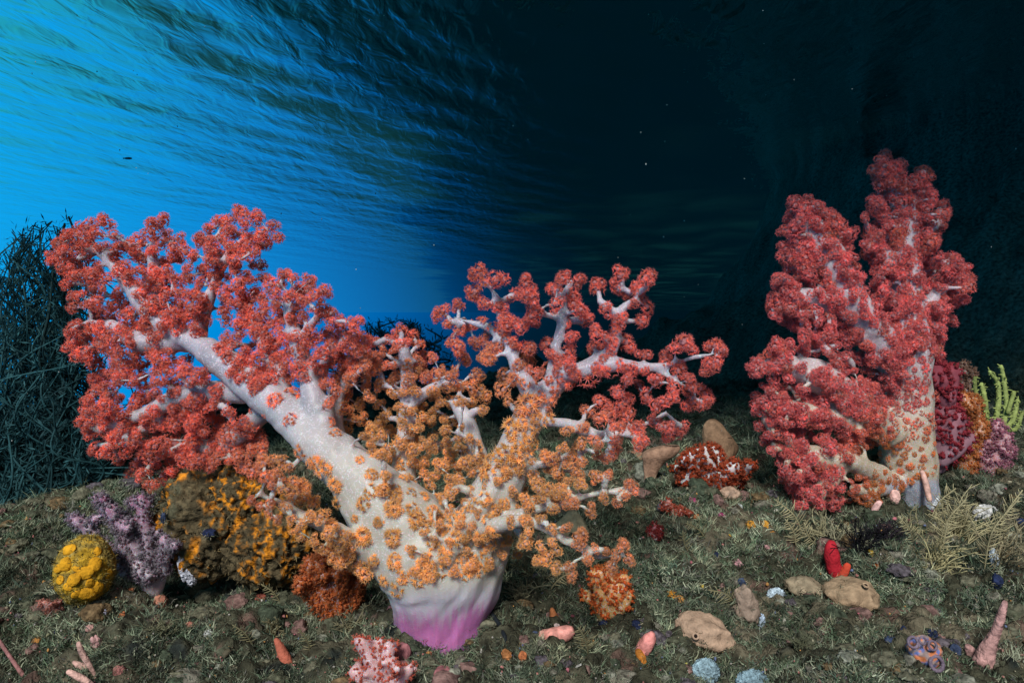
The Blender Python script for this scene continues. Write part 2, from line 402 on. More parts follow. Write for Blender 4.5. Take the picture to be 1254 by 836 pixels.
TPL_PUFF = [cluster_template(17, 118, 100 + i, tl=.50, tw=.05) for i in range(6)]
TPL_FINE = [cluster_template(22, 112, 200 + i, tl=.36, nt_=7, tw=.042) for i in range(5)]
TPL_SAT = [cluster_template(9, 112, 500 + i, tl=.62, nt_=7, tw=.062) for i in range(6)]
TPL_ROSE = [cluster_template(nf, 62, 300 + i, tl=.42, nt_=9, tw=.05, flat=.85, core=False) for i, nf in enumerate((6, 7, 8, 9, 11, 13))]
TPL_TINY = [cluster_template(1, 5, 400 + i, tl=.75, nt_=6, tw=.13, core=False, spread=50) for i in range(4)]
RED = dict(core=(1.0, .42, .12), mid=(.88, .095, .10), tip=(.98, .38, .39))
ORA = dict(core=(1.0, .62, .13), mid=(.95, .44, .14), tip=(1.0, .72, .45))
CRI = dict(core=(.95, .33, .20), mid=(.80, .085, .12), tip=(.93, .34, .40))
def lerp(a, b, t): return np.asarray(a) * (1 - t) + np.asarray(b) * t
def pal(p0, p1, t): return {k: lerp(p0[k], p1[k], t) for k in p0}
def put_cluster(mb, tpl, c, nv, rad, p, rg):
    V, Fc, A, B = tpl[rg.integers(len(tpl))]
    Q = (V * rad) @ basis(nv, rg.uniform(0, 6.28)).T + c
    a = A[:, None]; core, mid, tip = (np.asarray(p[k]) for k in ('core', 'mid', 'tip'))
    cc = np.where(a < .4, lerp(core, mid, a / .4), lerp(mid, tip, (a - .4) / .6))
    cc = np.where(a > 1.5, lerp(mid, (.80, .66, .66), .55), cc)
    cc = cc * (0.82 + .36 * B[:, None]) * rg.uniform(.85, 1.12)
    mb.add(Q, Fc, cc)
def put_puff(mb, tpl, c, nv, rad, p, rg):
    """one canopy cluster : a main tuft with smaller tufts budding from its side"""
    if tpl is TPL_ROSE: return put_cluster(mb, tpl, c, nv, rad, p, rg)
    put_cluster(mb, tpl, c, nv, rad * rg.uniform(.58, .74), p, rg)
    for _ in range(rg.integers(2, 5)):
        d = nrm(rg.normal(0, 1, 3) + nv * .45); q = rg.uniform(.36, .54)
        put_cluster(mb, TPL_SAT, c + d * rad * (1.02 - q), d, rad * q, p, rg)
def inpoly(x, y, poly):
    r = False; n = len(poly); j = n - 1
    for i in range(n):
        xi, yi = poly[i]; xj, yj = poly[j]
        if (yi > y) != (yj > y) and x < (xj - xi) * (y - yi) / (yj - yi) + xi: r = not r
        j = i
    return r
def poisson(poly, sp, rg, excl=(), tries=9000, have=()):
    xs = [p[0] for p in poly]; yy = [p[1] for p in poly]; pts = []; old = list(have)
    for _ in range(tries):
        x = rg.uniform(min(xs), max(xs)); y = rg.uniform(min(yy), max(yy))
        if not inpoly(x, y, poly) or any(inpoly(x, y, e) for e in excl): continue
        s = sp * rg.uniform(.85, 1.2)
        if all((x - a) ** 2 + (y - b_) ** 2 > s * s for a, b_ in pts) and all((x - a) ** 2 + (y - b_) ** 2 > s * s for a, b_ in old): pts.append((x, y))
    return pts
def Zc(off, sc, pts):
    return [(off[0] + p[0] / sc, off[1] + p[1] / sc) + tuple(v / sc if k == 0 else v for k, v in enumerate(p[2:])) for p in pts]
Z1 = lambda pts: Zc((40, 240), 2.986, pts)
Z2 = lambda pts: Zc((240, 400), 2.986, pts)
Z3 = lambda pts: Zc((500, 310), 2.986, pts)
Z4 = lambda pts: Zc((400, 540), 2.824, pts)
Z5 = lambda pts: Zc((0, 540), 2.824, pts)
Z6 = lambda pts: Zc((834, 180), 2.986, pts)
Z7 = lambda pts: Zc((834, 400), 2.986, pts)

def remesh_branches(mb, name, voxel, smooth=4):
    m = mb.mesh(name + '_raw'); o = bpy.data.objects.new(name + '_raw', m); COL.objects.link(o)
    md = o.modifiers.new('r', 'REMESH'); md.mode = 'VOXEL'; md.voxel_size = voxel
    ms = o.modifiers.new('s', 'SMOOTH'); ms.factor = .5; ms.iterations = smooth
    dg = bpy.context.evaluated_depsgraph_get(); dg.update()
    nm = bpy.data.meshes.new_from_object(o.evaluated_get(dg)); nm.name = name
    bpy.data.objects.remove(o); bpy.data.meshes.remove(m)
    for p in nm.polygons: p.use_smooth = True
    return nm
def mesh_np(m):
    co = np.zeros(len(m.vertices) * 3, np.float32); m.vertices.foreach_get('co', co); return co.reshape(-1, 3).astype(float)
def bvh(m): return BVHTree.FromPolygons([v.co[:] for v in m.vertices], [list(p.vertices) for p in m.polygons])

def big_coral(name, label, y0, base, limbs, canopy, rosettes, palf, trunkcol, tpl, rg, voxel=.0034, twig=(4.6, 3.0), twigsel=None):
    """limbs: polylines of (px,py,depth offset,radius px); canopy: (px,py,r px,depth offset or None); rosettes: (px,py,r px)"""
    k = y0 / F
    root = empty(name, P(base[0], base[1], y0), label, 'coral')
    tb = MB(); nodes = []
    for lb in limbs:
        pts = np.array([list(P(a, b_, y0 + d)) + [r * (y0 + d) / F] for a, b_, d, r in lb])
        s = spline(pts, .012); tube(tb, s[:, :3], np.maximum(s[:, 3], .002), (1, 1, 1), n=14)
        nodes += [(*q, ) for q in s]
    nodes = np.array(nodes); npx = np.stack([nodes[:, 0] / nodes[:, 1] * F + HX, HY - nodes[:, 2] / nodes[:, 1] * F], 1); nr = nodes[:, 3]
    cl = []
    for (a, b_, r, dy) in canopy:
        r = r * 1.08
        d2 = np.hypot(npx[:, 0] - a, npx[:, 1] - b_) - nr / nodes[:, 1] * F * .6
        i = int(np.argmin(d2)); dpx = np.hypot(*(npx[i] - (a, b_))); rp = nr[i] / nodes[i, 1] * F
        yb = nodes[i, 1]
        allpx = np.hypot(npx[:, 0] - a, npx[:, 1] - b_) * nodes[:, 1] / F; ins = allpx < nr
        if dy is not None: y = yb + dy
        elif ins.any(): y = float((nodes[ins, 1] - np.sqrt(nr[ins] ** 2 - allpx[ins] ** 2)).min()) - .3 * r * k
        elif dpx < rp: y = yb - math.sqrt(max(rp * rp - dpx * dpx, 0)) * k - .25 * r * k
        else: y = yb + rg.uniform(-.045, .03)
        cl.append([P(a, b_, y), r * y / F, i])
    order = sorted(range(len(cl)), key=lambda q: np.linalg.norm(cl[q][0] - nodes[cl[q][2], :3]))
    ND = nodes[:, :3].copy(); NR = nodes[:, 3].copy(); dirs = {}
    for q in order:
        c, r, _ = cl[q]
        d = np.linalg.norm(ND - c, axis=1) - NR * .5 + np.maximum(0, .8 * (ND[:, 2] - c[2])) * .35
        i = int(np.argmin(d)); s = ND[i]; dist = np.linalg.norm(c - s)
        dirs[q] = nrm(nrm(c - s) * .9 + np.array([0, -.55, .12]))
        if dist > NR[i] + r * .4:
            mid = (s + c) / 2 + np.array([0, 0, .12 * dist * rg.uniform(-.4, 1)]) + rg.normal(0, .05, 3) * dist
            r0 = min(twig[0] * k, NR[i] * .9); r1 = twig[1] * k
            sp = spline(np.array([[*s, r0], [*mid, (r0 + r1) / 2], [*(c - dirs[q] * r * .25), r1]]), .008)
            tube(tb, sp[:, :3], sp[:, 3], (1, 1, 1), n=8)
            ND = np.vstack([ND, sp[1:, :3]]); NR = np.concatenate([NR, sp[1:, 3]])
    tm = remesh_branches(tb, 'trunk', voxel)
    co = mesh_np(tm); nv = np.zeros(len(tm.vertices) * 3, np.float32); tm.vertices.foreach_get('normal', nv); nv = nv.reshape(-1, 3).astype(float)
    al = co @ np.array([[.62, .35], [0, .5], [.78, -.8]]) ; ac = co @ np.array([.78, .3, -.62])     # soft folds running up the limbs
    fold = fbm(np.stack([ac * 48, al[:, 0] * 9, al[:, 1] * 9], -1), 71, 3) - .5
    co = co + nv * (fold * .007 + (fbm(co * 22, 73, 2) - .5) * .009)[:, None]
    tm.vertices.foreach_set('co', co.astype(np.float32).ravel()); tm.update(); setcol(tm, trunkcol(co))
    bv = bvh(tm)
    link('trunk', tm, M_trunk, root)
    items = []
    for q, (c, r, _) in enumerate(cl):
        items.append((c, dirs[q], r, tpl))
    for (a, b_, r) in rosettes:
        r = r * 1.42
        d = Vector(P(a, b_, 1.0)).normalized(); h = bv.ray_cast(Vector((0, 0, 0)), d)
        if h[0] is None: continue
        c = np.array(h[0]); nv = np.array(h[1])
        if np.dot(nv, np.array(d)) > 0: nv = -nv
        items.append((c - nv * r * k * .18, nv, r * c[1] / F, TPL_ROSE))
    items.sort(key=lambda it: -it[2] / it[0][1] - (0.003 if it[0][1] < y0 else 0))
    for it in items[:100]:
        mb = MB(); put_puff(mb, it[3], it[0], it[1], it[2], palf(it[0]), rg)
        mb.build('polyp_cluster', M_poly, root, smooth=False, origin=it[0])
    mb = MB()
    for it in items[100:]: put_puff(mb, it[3], it[0], it[1], it[2], palf(it[0]), rg)
    if mb.n: tag(mb.build('polyp_clusters', M_poly, root, smooth=False), kind='stuff')
    print(name, 'clusters', len(items))
    return root, bv

# ------------------------------------------------------------------ the large coral in the middle
rg = np.random.default_rng(11)
MY = G1(540, 747)
print('main depth', MY)
limbs = [
    [(540, 790, 0, 58), (540, 745, 0, 58), (537, 715, 0, 62), (535, 700, 0, 66), (510, 658, -.005, 60)],
    [(545, 740, 0, 56), (562, 690, 0, 58), (585, 650, 0, 46)],
    [(520, 690, 0, 60), (500, 655, 0, 58), (452, 602, 0, 40), (393, 542, -.01, 29), (325, 480, -.02, 23), (250, 428, -.02, 17), (195, 392, 0, 15), (160, 352, .01, 11), (128, 312, .02, 7), (110, 298, .02, 5)],
    [(555, 700, 0, 55), (590, 640, -.01, 38), (620, 575, -.01, 26), (648, 515, 0, 20), (672, 478, 0, 16), (700, 455, 0, 12)],
    # middle branch, further back
    [(505, 650, .05, 30), (495, 580, .08, 16), (500, 500, .09, 11), (497, 440, .09, 7), (490, 420, .09, 5)],
    [(420, 560, .05, 14), (412, 520, .07, 10), (417, 480, .07, 8), (425, 440, .07, 6)],
    [(497, 500, .09, 9), (530, 475, .08, 7), (548, 470, .07, 5)],
    [(600, 590, .05, 12), (575, 525, .06, 10), (555, 490, .07, 8)],
    # front ridge
    [(545, 680, -.05, 18), (565, 650, -.055, 13), (600, 605, -.04, 10), (612, 560, -.03, 9)],
    # branches of the right limb
    [(660, 495, 0, 14.0), (635, 455, 0, 9.8), (622, 415, .01, 7.7), (610, 372, .01, 5.6), (600, 352, .01, 4.2)],
    [(625, 430, .02, 6.3), (600, 402, .04, 4.9), (578, 395, .05, 4.2), (555, 388, .06, 3.5)],
    [(672, 470, 0, 8.4), (682, 425, 0, 6.3), (688, 395, 0, 5.6), (692, 365, 0, 4.2), (700, 345, 0, 3.6)],
    [(688, 390, 0, 4.2), (668, 385, 0, 3.6)],
    [(715, 448, -.01, 9.8), (748, 430, -.01, 7.7), (757, 395, 0, 5.6), (762, 378, 0, 4.9), (780, 368, 0, 3.5)],
    [(757, 385, 0, 4.2), (735, 370, 0, 3.6)],
    [(690, 458, -.01, 11.9), (740, 446, -.02, 10.5), (790, 450, -.03, 7.7), (820, 447, -.03, 5.6), (848, 438, -.03, 4.9), (872, 434, -.03, 3.6)],
    [(800, 452, -.03, 5.6), (835, 470, -.04, 4.2), (850, 482, -.04, 3.6)],
    [(665, 515, -.02, 9.8), (700, 520, -.04, 7.7), (735, 532, -.05, 6.3), (765, 530, -.05, 4.9), (790, 540, -.05, 3.5)],
    [(760, 530, -.05, 4.2), (800, 515, -.04, 3.5), (815, 505, -.04, 3.6)],
    [(640, 560, -.01, 9.8), (665, 568, -.02, 5.6), (690, 560, -.03, 4.2), (715, 550, -.03, 3.5)],
    # low branches to the right
    [(590, 650, -.03, 14.0), (650, 625, -.06, 7.0), (700, 612, -.07, 5.6), (740, 602, -.07, 3.5), (768, 602, -.07, 3.6)],
    [(585, 650, -.05, 12.6), (640, 637, -.09, 7.0), (690, 660, -.11, 6.3), (725, 676, -.11, 4.9), (745, 682, -.11, 3.5), (762, 672, -.11, 3.6)],
    # low branches to the left
    [(480, 690, -.02, 22), (425, 655, -.05, 10), (370, 632, -.07, 8), (330, 610, -.07, 5), (312, 606, -.07, 4)],
    [(330, 500, 0, 16), (275, 545, .0, 12), (235, 545, 0, 10), (195, 560, .01, 6), (180, 575, .01, 4)],
    [(300, 480, -.01, 16), (240, 480, -.02, 14), (190, 500, -.01, 9), (150, 515, .0, 7), (125, 525, .0, 5)],
    [(230, 420, 0, 14), (175, 420, -.01, 14), (140, 400, 0, 8), (110, 395, .01, 6)],
    [(200, 510, 0, 8), (150, 540, .01, 6), (125, 545, .01, 4)],
    # upward branches of the left limb
    [(240, 420, 0, 13), (255, 370, 0, 9), (270, 330, 0, 7), (292, 300, .01, 6), (318, 285, .01, 4)],
    [(290, 312, .01, 6), (265, 290, .01, 4)],
    [(190, 390, 0, 12), (190, 345, .01, 9), (185, 310, .01, 7), (190, 292, .01, 4)],
    [(345, 480, .0, 18), (325, 420, .0, 12), (300, 375, 0, 9), (295, 345, 0, 5)],
    [(395, 520, .0, 20), (375, 455, .0, 14), (360, 405, 0, 10), (350, 365, .0, 6)],
    [(385, 500, .02, 14), (400, 440, .03, 9), (425, 415, .03, 6)],
    [(365, 420, 0, 8), (390, 385, 0, 5)],
]
def back_off(px, py): return .17 * float(sm(470, 250, px)) if py < 600 else 0.0
limbs = [[(a, b_, d + back_off(a, b_), r * (.88 if a < 420 and r < 20 else 1)) for a, b_, d, r in lb] for lb in limbs]
canopyA = [(63, 325), (66, 308), (77, 288), (104, 275), (125, 272), (146, 282), (150, 304), (156, 296), (174, 290), (184, 272), (201, 270), (222, 290), (230, 304), (241, 297), (254, 277), (274, 265), (301, 260), (335, 266), (345, 290), (333, 302), (318, 298), (310, 330), (322, 340), (355, 332), (395, 349), (410, 387), (437, 394), (453, 427), (450, 450), (420, 470), (395, 470), (380, 440), (372, 470), (345, 460), (312, 470), (290, 465), (268, 430), (240, 410), (220, 400), (180, 420), (205, 430), (255, 462), (275, 490), (300, 508), (335, 550), (355, 570), (390, 625), (430, 660), (455, 700), (440, 705), (405, 665), (355, 606), (300, 575), (285, 562), (255, 575), (205, 575), (192, 596), (177, 588), (142, 562), (110, 543), (105, 515), (107, 493), (117, 471), (106, 438), (85, 424), (85, 400), (90, 367), (78, 340)]
bareA = [[(116, 305), (132, 310), (180, 372), (165, 380)],
         Z1([(350, 490), (400, 470), (440, 520), (400, 560)]),
         Z1([(610, 330), (670, 330), (700, 400), (660, 450), (640, 400)]), Z1([(520, 230), (570, 290), (600, 340), (560, 380), (520, 300)]),
         Z1([(600, 470), (690, 450), (690, 580), (640, 560)]), Z1([(240, 330), (300, 330), (290, 400), (250, 380)]),
         Z1([(340, 230), (400, 220), (410, 260), (350, 290)]), Z1([(310, 690), (400, 680), (400, 740), (330, 750)])]
canA = poisson(canopyA, 12.2, rg, bareA, 16000)
can = [(a, b_, rg.uniform(9.5, 14), None) for a, b_ in canA]
back = poisson([(80, 300), (300, 280), (400, 370), (440, 420), (380, 470), (300, 470), (240, 560), (120, 520)], 26, rg, bareA, 1500)
can += [(a, b_, rg.uniform(9, 13), .06) for a, b_ in back]
# orange clusters on the middle branch
polyM = Z2([(480, 210), (560, 180), (640, 110), (680, 20), (760, 10), (830, 40), (860, 100), (960, 180), (980, 260), (960, 340), (1010, 330), (1040, 440), (1010, 540), (960, 610), (900, 740), (820, 780), (740, 620), (640, 590), (590, 530), (640, 480), (590, 400), (600, 350), (540, 380), (480, 350), (430, 290)])
holes = [Z2([(600, 290), (690, 290), (690, 350), (610, 340)]), Z2([(530, 380), (590, 400), (580, 470), (540, 440)]), Z2([(820, 440), (870, 430), (860, 480), (820, 480)]), Z2([(420, 160), (470, 190), (430, 260)])]
can += [(a, b_, rg.uniform(8, 11.5), .0 + rg.uniform(-.06, .05)) for a, b_ in poisson(polyM, 13.0, rg, holes, 6000)]
polyC = [(515, 650), (545, 600), (600, 575), (640, 560), (655, 590), (640, 680), (602, 702), (520, 706), (478, 714), (498, 684)]
can += [(a, b_, rg.uniform(6.5, 9.5), None) for a, b_ in poisson(polyC, 17, rg, (), 3000)]
polyL = [(640, 560), (700, 545), (720, 560), (690, 610), (640, 640), (660, 600)]
can += [(a, b_, rg.uniform(7, 9.5), rg.uniform(-.04, .04)) for a, b_ in poisson(polyL, 13, rg, (), 1500)]
can += [(a, b_, rg.uniform(7, 10), rg.uniform(.0, .08)) for a, b_ in poisson(Z2([(600, 150), (1000, 180), (1050, 420), (900, 740), (640, 560)]), 19, rg, (), 2500)]
# heads of the right limb, one by one
heads = Z3([(265, 80, 45), (320, 95, 50), (245, 140, 40), (275, 180, 34), (430, 115, 42), (395, 150, 40), (450, 160, 45), (460, 215, 42), (335, 195, 34), (365, 255, 45), (345, 285, 36), (412, 265, 38), (300, 385, 38), (330, 345, 32), (440, 350, 42), (425, 390, 45), (385, 330, 28), (455, 240, 38),
    (565, 95, 38), (525, 130, 35), (620, 100, 34), (600, 150, 42), (540, 185, 42), (620, 205, 44), (645, 245, 38), (585, 245, 24), (570, 150, 32),
    (690, 130, 42), (760, 125, 38), (780, 80, 42), (870, 90, 42), (838, 140, 40), (872, 195, 38), (828, 185, 28), (845, 250, 42), (720, 205, 38), (690, 295, 42), (765, 255, 36), (795, 325, 45), (680, 345, 40), (735, 330, 34), (740, 365, 30), (800, 150, 32),
    (590, 310, 38), (510, 330, 36), (525, 370, 32), (585, 360, 40), (590, 420, 32), (545, 400, 28),
    (860, 375, 33), (1005, 325, 52), (975, 345, 34), (1035, 350, 32), (1125, 340, 44), (1145, 355, 34), (1115, 410, 42), (1090, 430, 32), (940, 390, 36), (985, 430, 36), (1030, 470, 36), (1085, 515, 42), (1040, 545, 44), (1085, 550, 32), (970, 490, 40), (910, 470, 36), (870, 520, 33), (920, 550, 40), (955, 530, 36), (985, 645, 40), (940, 635, 38), (960, 665, 36), (900, 620, 34), (820, 430, 40), (800, 465, 34), (770, 505, 38), (800, 540, 36), (845, 480, 26), (1000, 640, 34),
    (700, 545, 42), (760, 570, 44), (800, 600, 40), (705, 610, 40), (650, 580, 38), (840, 640, 38), (845, 690, 38), (750, 720, 40), (685, 690, 34), (625, 700, 38), (600, 745, 36), (580, 650, 28), (770, 640, 36), (735, 590, 36), (690, 730, 30), (720, 745, 32), (640, 640, 30), (770, 680, 24), (800, 630, 34),
    (125, 215, 36), (185, 195, 33), (150, 255, 33), (185, 280, 33), (180, 340, 38), (200, 385, 34), (245, 320, 36), (290, 295, 28), (250, 440, 36), (265, 520, 40), (280, 370, 34), (110, 230, 30), (160, 320, 30), (225, 265, 30), (300, 340, 30),
    (20, 310, 32), (40, 385, 40), (120, 440, 36), (20, 430, 34), (350, 440, 34), (350, 500, 38), (365, 545, 30), (380, 460, 30), (440, 430, 28), (470, 440, 28), (235, 490, 30), (270, 570, 26)])
dy3 = lambda a, b_: .07 if (a < 590 and 370 < b_ < 470) else None
can += [(a, b_, r * 1.0, dy3(a, b_)) for a, b_, r in heads]
low = Z4([(870, 115, 36), (935, 120, 36), (880, 145, 30), (970, 115, 24), (1050, 165, 36), (1035, 185, 30), (960, 195, 28), (910, 240, 32), (820, 185, 30), (830, 220, 30), (780, 235, 30), (860, 215, 26), (1005, 205, 26), (725, 155, 34), (760, 170, 34), (770, 60, 40), (800, 110, 34), (690, 200, 30), (700, 230, 30), (745, 190, 30), (650, 180, 30), (610, 150, 30), (795, 185, 28),
    (690, 350, 36), (700, 310, 28), (740, 360, 34), (730, 410, 28), (780, 300, 26), (760, 410, 34), (800, 440, 28), (850, 460, 34), (800, 380, 28), (830, 300, 26), (880, 330, 36), (870, 350, 30), (1030, 365, 34), (1045, 405, 30), (1000, 400, 28), (965, 380, 28), (930, 370, 26), (900, 405, 30), (990, 440, 30), (840, 430, 28), (780, 350, 24), (690, 280, 28), (740, 270, 26)])
can += [(a, b_, r * .95, -.015) for a, b_, r in low]
lowl = Z5([(870, 205, 26), (900, 225, 28), (935, 215, 28), (930, 250, 24), (990, 230, 30), (1010, 270, 26), (1045, 290, 26), (1080, 265, 24), (1040, 330, 28), (1080, 340, 28), (1110, 370, 28), (1150, 345, 28), (1150, 400, 28), (960, 270, 22), (1020, 310, 22), (1175, 420, 26)])
can += [(a, b_, r * .95, -.02) for a, b_, r in lowl]
ros = Z2([(345, 340, 24), (355, 245, 30), (385, 455, 28), (440, 490, 30), (470, 520, 34), (455, 580, 16), (515, 575, 28), (610, 645, 24), (500, 655, 34), (520, 640, 24), (665, 710, 20), (720, 665, 32), (610, 765, 34), (720, 770, 32), (580, 700, 16), (205, 305, 14), (315, 415, 22), (250, 325, 10), (640, 600, 26), (690, 590, 28), (800, 710, 28), (730, 620, 26), (420, 500, 20), (290, 270, 30), (225, 220, 30),
    (840, 480, 26), (900, 380, 24), (700, 480, 26), (740, 420, 26), (760, 330, 26), (760, 500, 24)])
ros += Z3([(435, 555, 45), (400, 545, 26), (455, 575, 24), (380, 640, 40), (325, 600, 36), (310, 650, 36), (435, 650, 30), (430, 690, 28), (350, 740, 44), (395, 770, 34), (515, 545, 26), (530, 480, 26), (585, 490, 22), (655, 450, 46), (625, 470, 24), (740, 430, 28), (490, 650, 28), (510, 590, 20), (555, 450, 22), (470, 600, 24), (480, 520, 20), (400, 700, 26), (300, 760, 28), (330, 690, 28), (690, 420, 22), (610, 440, 24), (780, 410, 22), (350, 800, 30), (290, 800, 26), (440, 740, 24), (460, 700, 22), (480, 470, 22), (535, 515, 20), (660, 480, 28), (380, 590, 30), (290, 700, 26), (270, 760, 28)])
ros += Z4([(30, 145, 28), (130, 215, 24), (100, 265, 12), (180, 280, 18), (130, 330, 32), (235, 235, 32), (190, 170, 24), (230, 330, 30), (305, 270, 32), (290, 235, 24), (235, 415, 28), (165, 410, 22), (300, 385, 18), (265, 465, 26), (245, 510, 28), (320, 470, 30), (340, 440, 32), (390, 440, 30), (360, 410, 28), (330, 425, 24), (410, 400, 26), (420, 370, 24), (450, 330, 28), (500, 430, 30), (530, 440, 26), (540, 410, 28), (520, 400, 22), (440, 270, 26), (360, 350, 26), (340, 300, 28), (400, 310, 26), (380, 260, 26), (540, 320, 30), (560, 350, 26), (480, 250, 26), (510, 220, 24), (550, 200, 26), (470, 200, 26), (500, 150, 30), (560, 270, 26), (610, 220, 24), (580, 240, 26), (430, 200, 24), (560, 110, 34), (600, 60, 34), (650, 50, 32), (660, 90, 26), (530, 330, 24), (580, 310, 24), (610, 340, 24), (450, 420, 24), (485, 455, 24), (350, 460, 28), (300, 460, 24), (555, 430, 22), (200, 480, 22), (480, 330, 22), (395, 360, 22)])
ros += [(a, b_, rg.uniform(5, 8)) for a, b_ in poisson([(400, 420), (560, 420), (560, 640), (470, 600), (400, 520)], 17, rg, (), 3000)]
ros += [(a, b_, rg.uniform(5, 9)) for a, b_ in poisson([(545, 340), (780, 335), (890, 430), (840, 560), (640, 560), (600, 480)], 15, rg, (), 3000)]
ros += [(a, b_, rg.uniform(6, 9)) for a, b_ in poisson(canopyA, 20, rg, bareA, 3000)]
def pal_main(c):
    px, py = c[0] / c[1] * F + HX, HY - c[2] / c[1] * F
    d = math.hypot((px - 540) * .95, (py - 690) * 1.0) + (fbm(np.array(c) * 14, 4, 2) - .5) * 120
    t = 1 - float(sm(150, 320, d))
    p = pal(RED, ORA, t)
    if py > 610 and px > 690 or py > 590 and px < 340: p = {k: lerp(v, (.78, .27, .16), .45) for k, v in p.items()}
    if px > 600 and py < 600: p = pal(p, CRI, .35 * (1 - t))
    return p
def trunk_main(co):
    py = HY - co[:, 2] / co[:, 1] * F; px = co[:, 0] / co[:, 1] * F + HX
    c = np.tile(np.array([.47, .43, .49]), (len(co), 1))
    w = sm(420, 640, py)[:, None]; c = c * (1 - w) + np.array([.52, .49, .41]) * w
    a = np.arctan2(co[:, 0] - P(540, 700, MY)[0], -(co[:, 1] - MY))
    st = fbm(np.stack([a * 34, co[:, 2] * 9, a * 0], -1), 8, 3)
    bl = py - 716 - (px - 540) * -.12                              # bare foot of the stalk
    w = sm(-6, 22, bl)[:, None]; c = c * (1 - w) + np.array([.64, .61, .67]) * (.8 + .35 * st[:, None]) * w
    w = sm(18, 52, bl + (st - .5) * 34 + np.abs(px - 540) * .12 - 2)[:, None]; c = c * (1 - w) + np.array([.50, .17, .40]) * (.75 + .5 * st[:, None]) * w
    return np.concatenate([c, 1 - .9 * sm(-8, 6, bl)[:, None]], 1)
big_coral('soft_coral', 'largest soft coral, with thick white trunk, magenta foot and red to orange polyp clusters', MY, (540, 765), limbs, can, ros, pal_main, trunk_main, TPL_PUFF, rg)

# ------------------------------------------------------------------ the crimson coral on the right
rg = np.random.default_rng(23)
RY = G1(1118, 606)
print('right depth', RY)
limbsR = [
    [(1122, 640, 0, 22.8), (1120, 600, 0, 27.4), (1112, 560, 0, 31.9), (1112, 500, 0, 27.2), (1115, 440, 0, 25.2), (1112, 400, .0, 21.8), (1108, 350, .01, 17.7), (1105, 300, .02, 17.7), (1105, 250, .03, 15.0), (1095, 215, .03, 10.9)],
    [(1110, 460, 0, 24.0), (1075, 415, -.02, 20.8), (1040, 365, -.03, 20.8), (1020, 320, -.03, 19.2), (1000, 285, -.03, 14.4), (982, 262, -.03, 9.6)],
    [(1020, 330, -.03, 12.0), (985, 312, -.03, 11.2), (968, 308, -.02, 8.0)],
    [(1040, 375, -.03, 12.8), (1000, 365, -.04, 12.8), (965, 362, -.03, 9.6)],
    [(1090, 530, -.02, 20.8), (1050, 500, -.05, 20.8), (1010, 465, -.06, 20.8), (975, 450, -.06, 16.0), (945, 445, -.05, 9.6)],
    [(1050, 515, -.05, 14.4), (1000, 510, -.07, 14.4), (960, 500, -.06, 11.2), (940, 515, -.05, 8.0)],
    [(1080, 585, -.03, 14.4), (1040, 565, -.07, 12.8), (1000, 560, -.08, 14.4), (970, 560, -.07, 9.6)],
    [(1030, 575, -.07, 9.6), (1005, 600, -.08, 9.6), (998, 612, -.08, 8.0)],
    [(1100, 590, -.02, 14.4), (1070, 600, -.05, 9.6), (1045, 598, -.06, 7.2)],
    [(1120, 400, .02, 12.8), (1140, 370, .02, 10.4), (1158, 345, .02, 8.0), (1172, 345, .02, 7.2)],
    [(1135, 400, .03, 9.6), (1148, 420, .03, 7.2)],
    [(1115, 290, .02, 11.2), (1138, 280, .02, 9.6), (1150, 270, .02, 6.4)],
    [(1110, 250, .02, 8.0), (1128, 232, .02, 5.6), (1128, 220, .02, 4.8)],
    [(1105, 330, .0, 11.2), (1080, 310, .0, 8.8), (1070, 305, .0, 6.4)],
]
polyR = [(1066, 203), (1074, 196), (1085, 193), (1102, 203), (1112, 224), (1118, 212), (1132, 210), (1142, 230), (1142, 247), (1155, 252), (1160, 274), (1152, 290), (1145, 309), (1131, 312), (1133, 326), (1145, 314), (1172, 317), (1187, 341), (1186, 367), (1169, 378), (1165, 394), (1155, 400), (1157, 428), (1145, 441), (1134, 430), (1120, 420), (1110, 445), (1095, 470), (1080, 500), (1068, 530), (1060, 550), (1040, 560), (1030, 575), (1030, 604), (1025, 622), (995, 629), (970, 608), (958, 581), (941, 547), (926, 516), (928, 487), (931, 470), (921, 450), (938, 428), (951, 418), (978, 420), (985, 405), (968, 401), (945, 388), (939, 371), (950, 339), (976, 333), (961, 329), (955, 309), (966, 292), (960, 280), (963, 254), (981, 240), (1000, 250), (1012, 258), (1028, 268), (1038, 284), (1042, 310), (1052, 338), (1062, 366), (1072, 352), (1070, 330), (1062, 311), (1062, 284), (1057, 267), (1066, 240), (1076, 230)]
bareR = [Z6([(520, 410), (560, 390), (590, 490), (560, 480)]), Z6([(480, 300), (500, 300), (510, 350), (490, 350)]), Z6([(590, 620), (650, 640), (690, 700), (760, 740), (720, 770), (650, 690)]),
         Z6([(830, 460), (870, 470), (860, 530), (820, 540)]), Z6([(735, 430), (770, 440), (770, 480), (740, 470)]), Z6([(630, 560), (660, 560), (660, 620), (640, 620)]), Z6([(840, 255), (870, 260), (870, 280), (840, 280)]),
         Z6([(800, 580), (860, 600), (840, 680), (800, 650)]), Z6([(440, 460), (470, 500), (460, 520), (430, 480)]), Z7([(640, 130), (670, 130), (670, 170), (640, 170)]),
         Z7([(690, 110), (760, 160), (780, 280), (720, 270), (720, 190)]), Z7([(640, 510), (710, 510), (690, 570), (640, 560)]), Z7([(470, 270), (500, 300), (490, 330), (460, 300)])]
def strip(pts, w):
    out = []
    for (x0, y0_), (x1, y1_) in zip(pts[:-1], pts[1:]):
        L_ = math.hypot(x1 - x0, y1_ - y0_); nx, ny = -(y1_ - y0_) / L_ * w, (x1 - x0) / L_ * w
        out.append([(x0 + nx, y0_ + ny), (x1 + nx, y1_ + ny), (x1 - nx, y1_ - ny), (x0 - nx, y0_ - ny)])
    return out
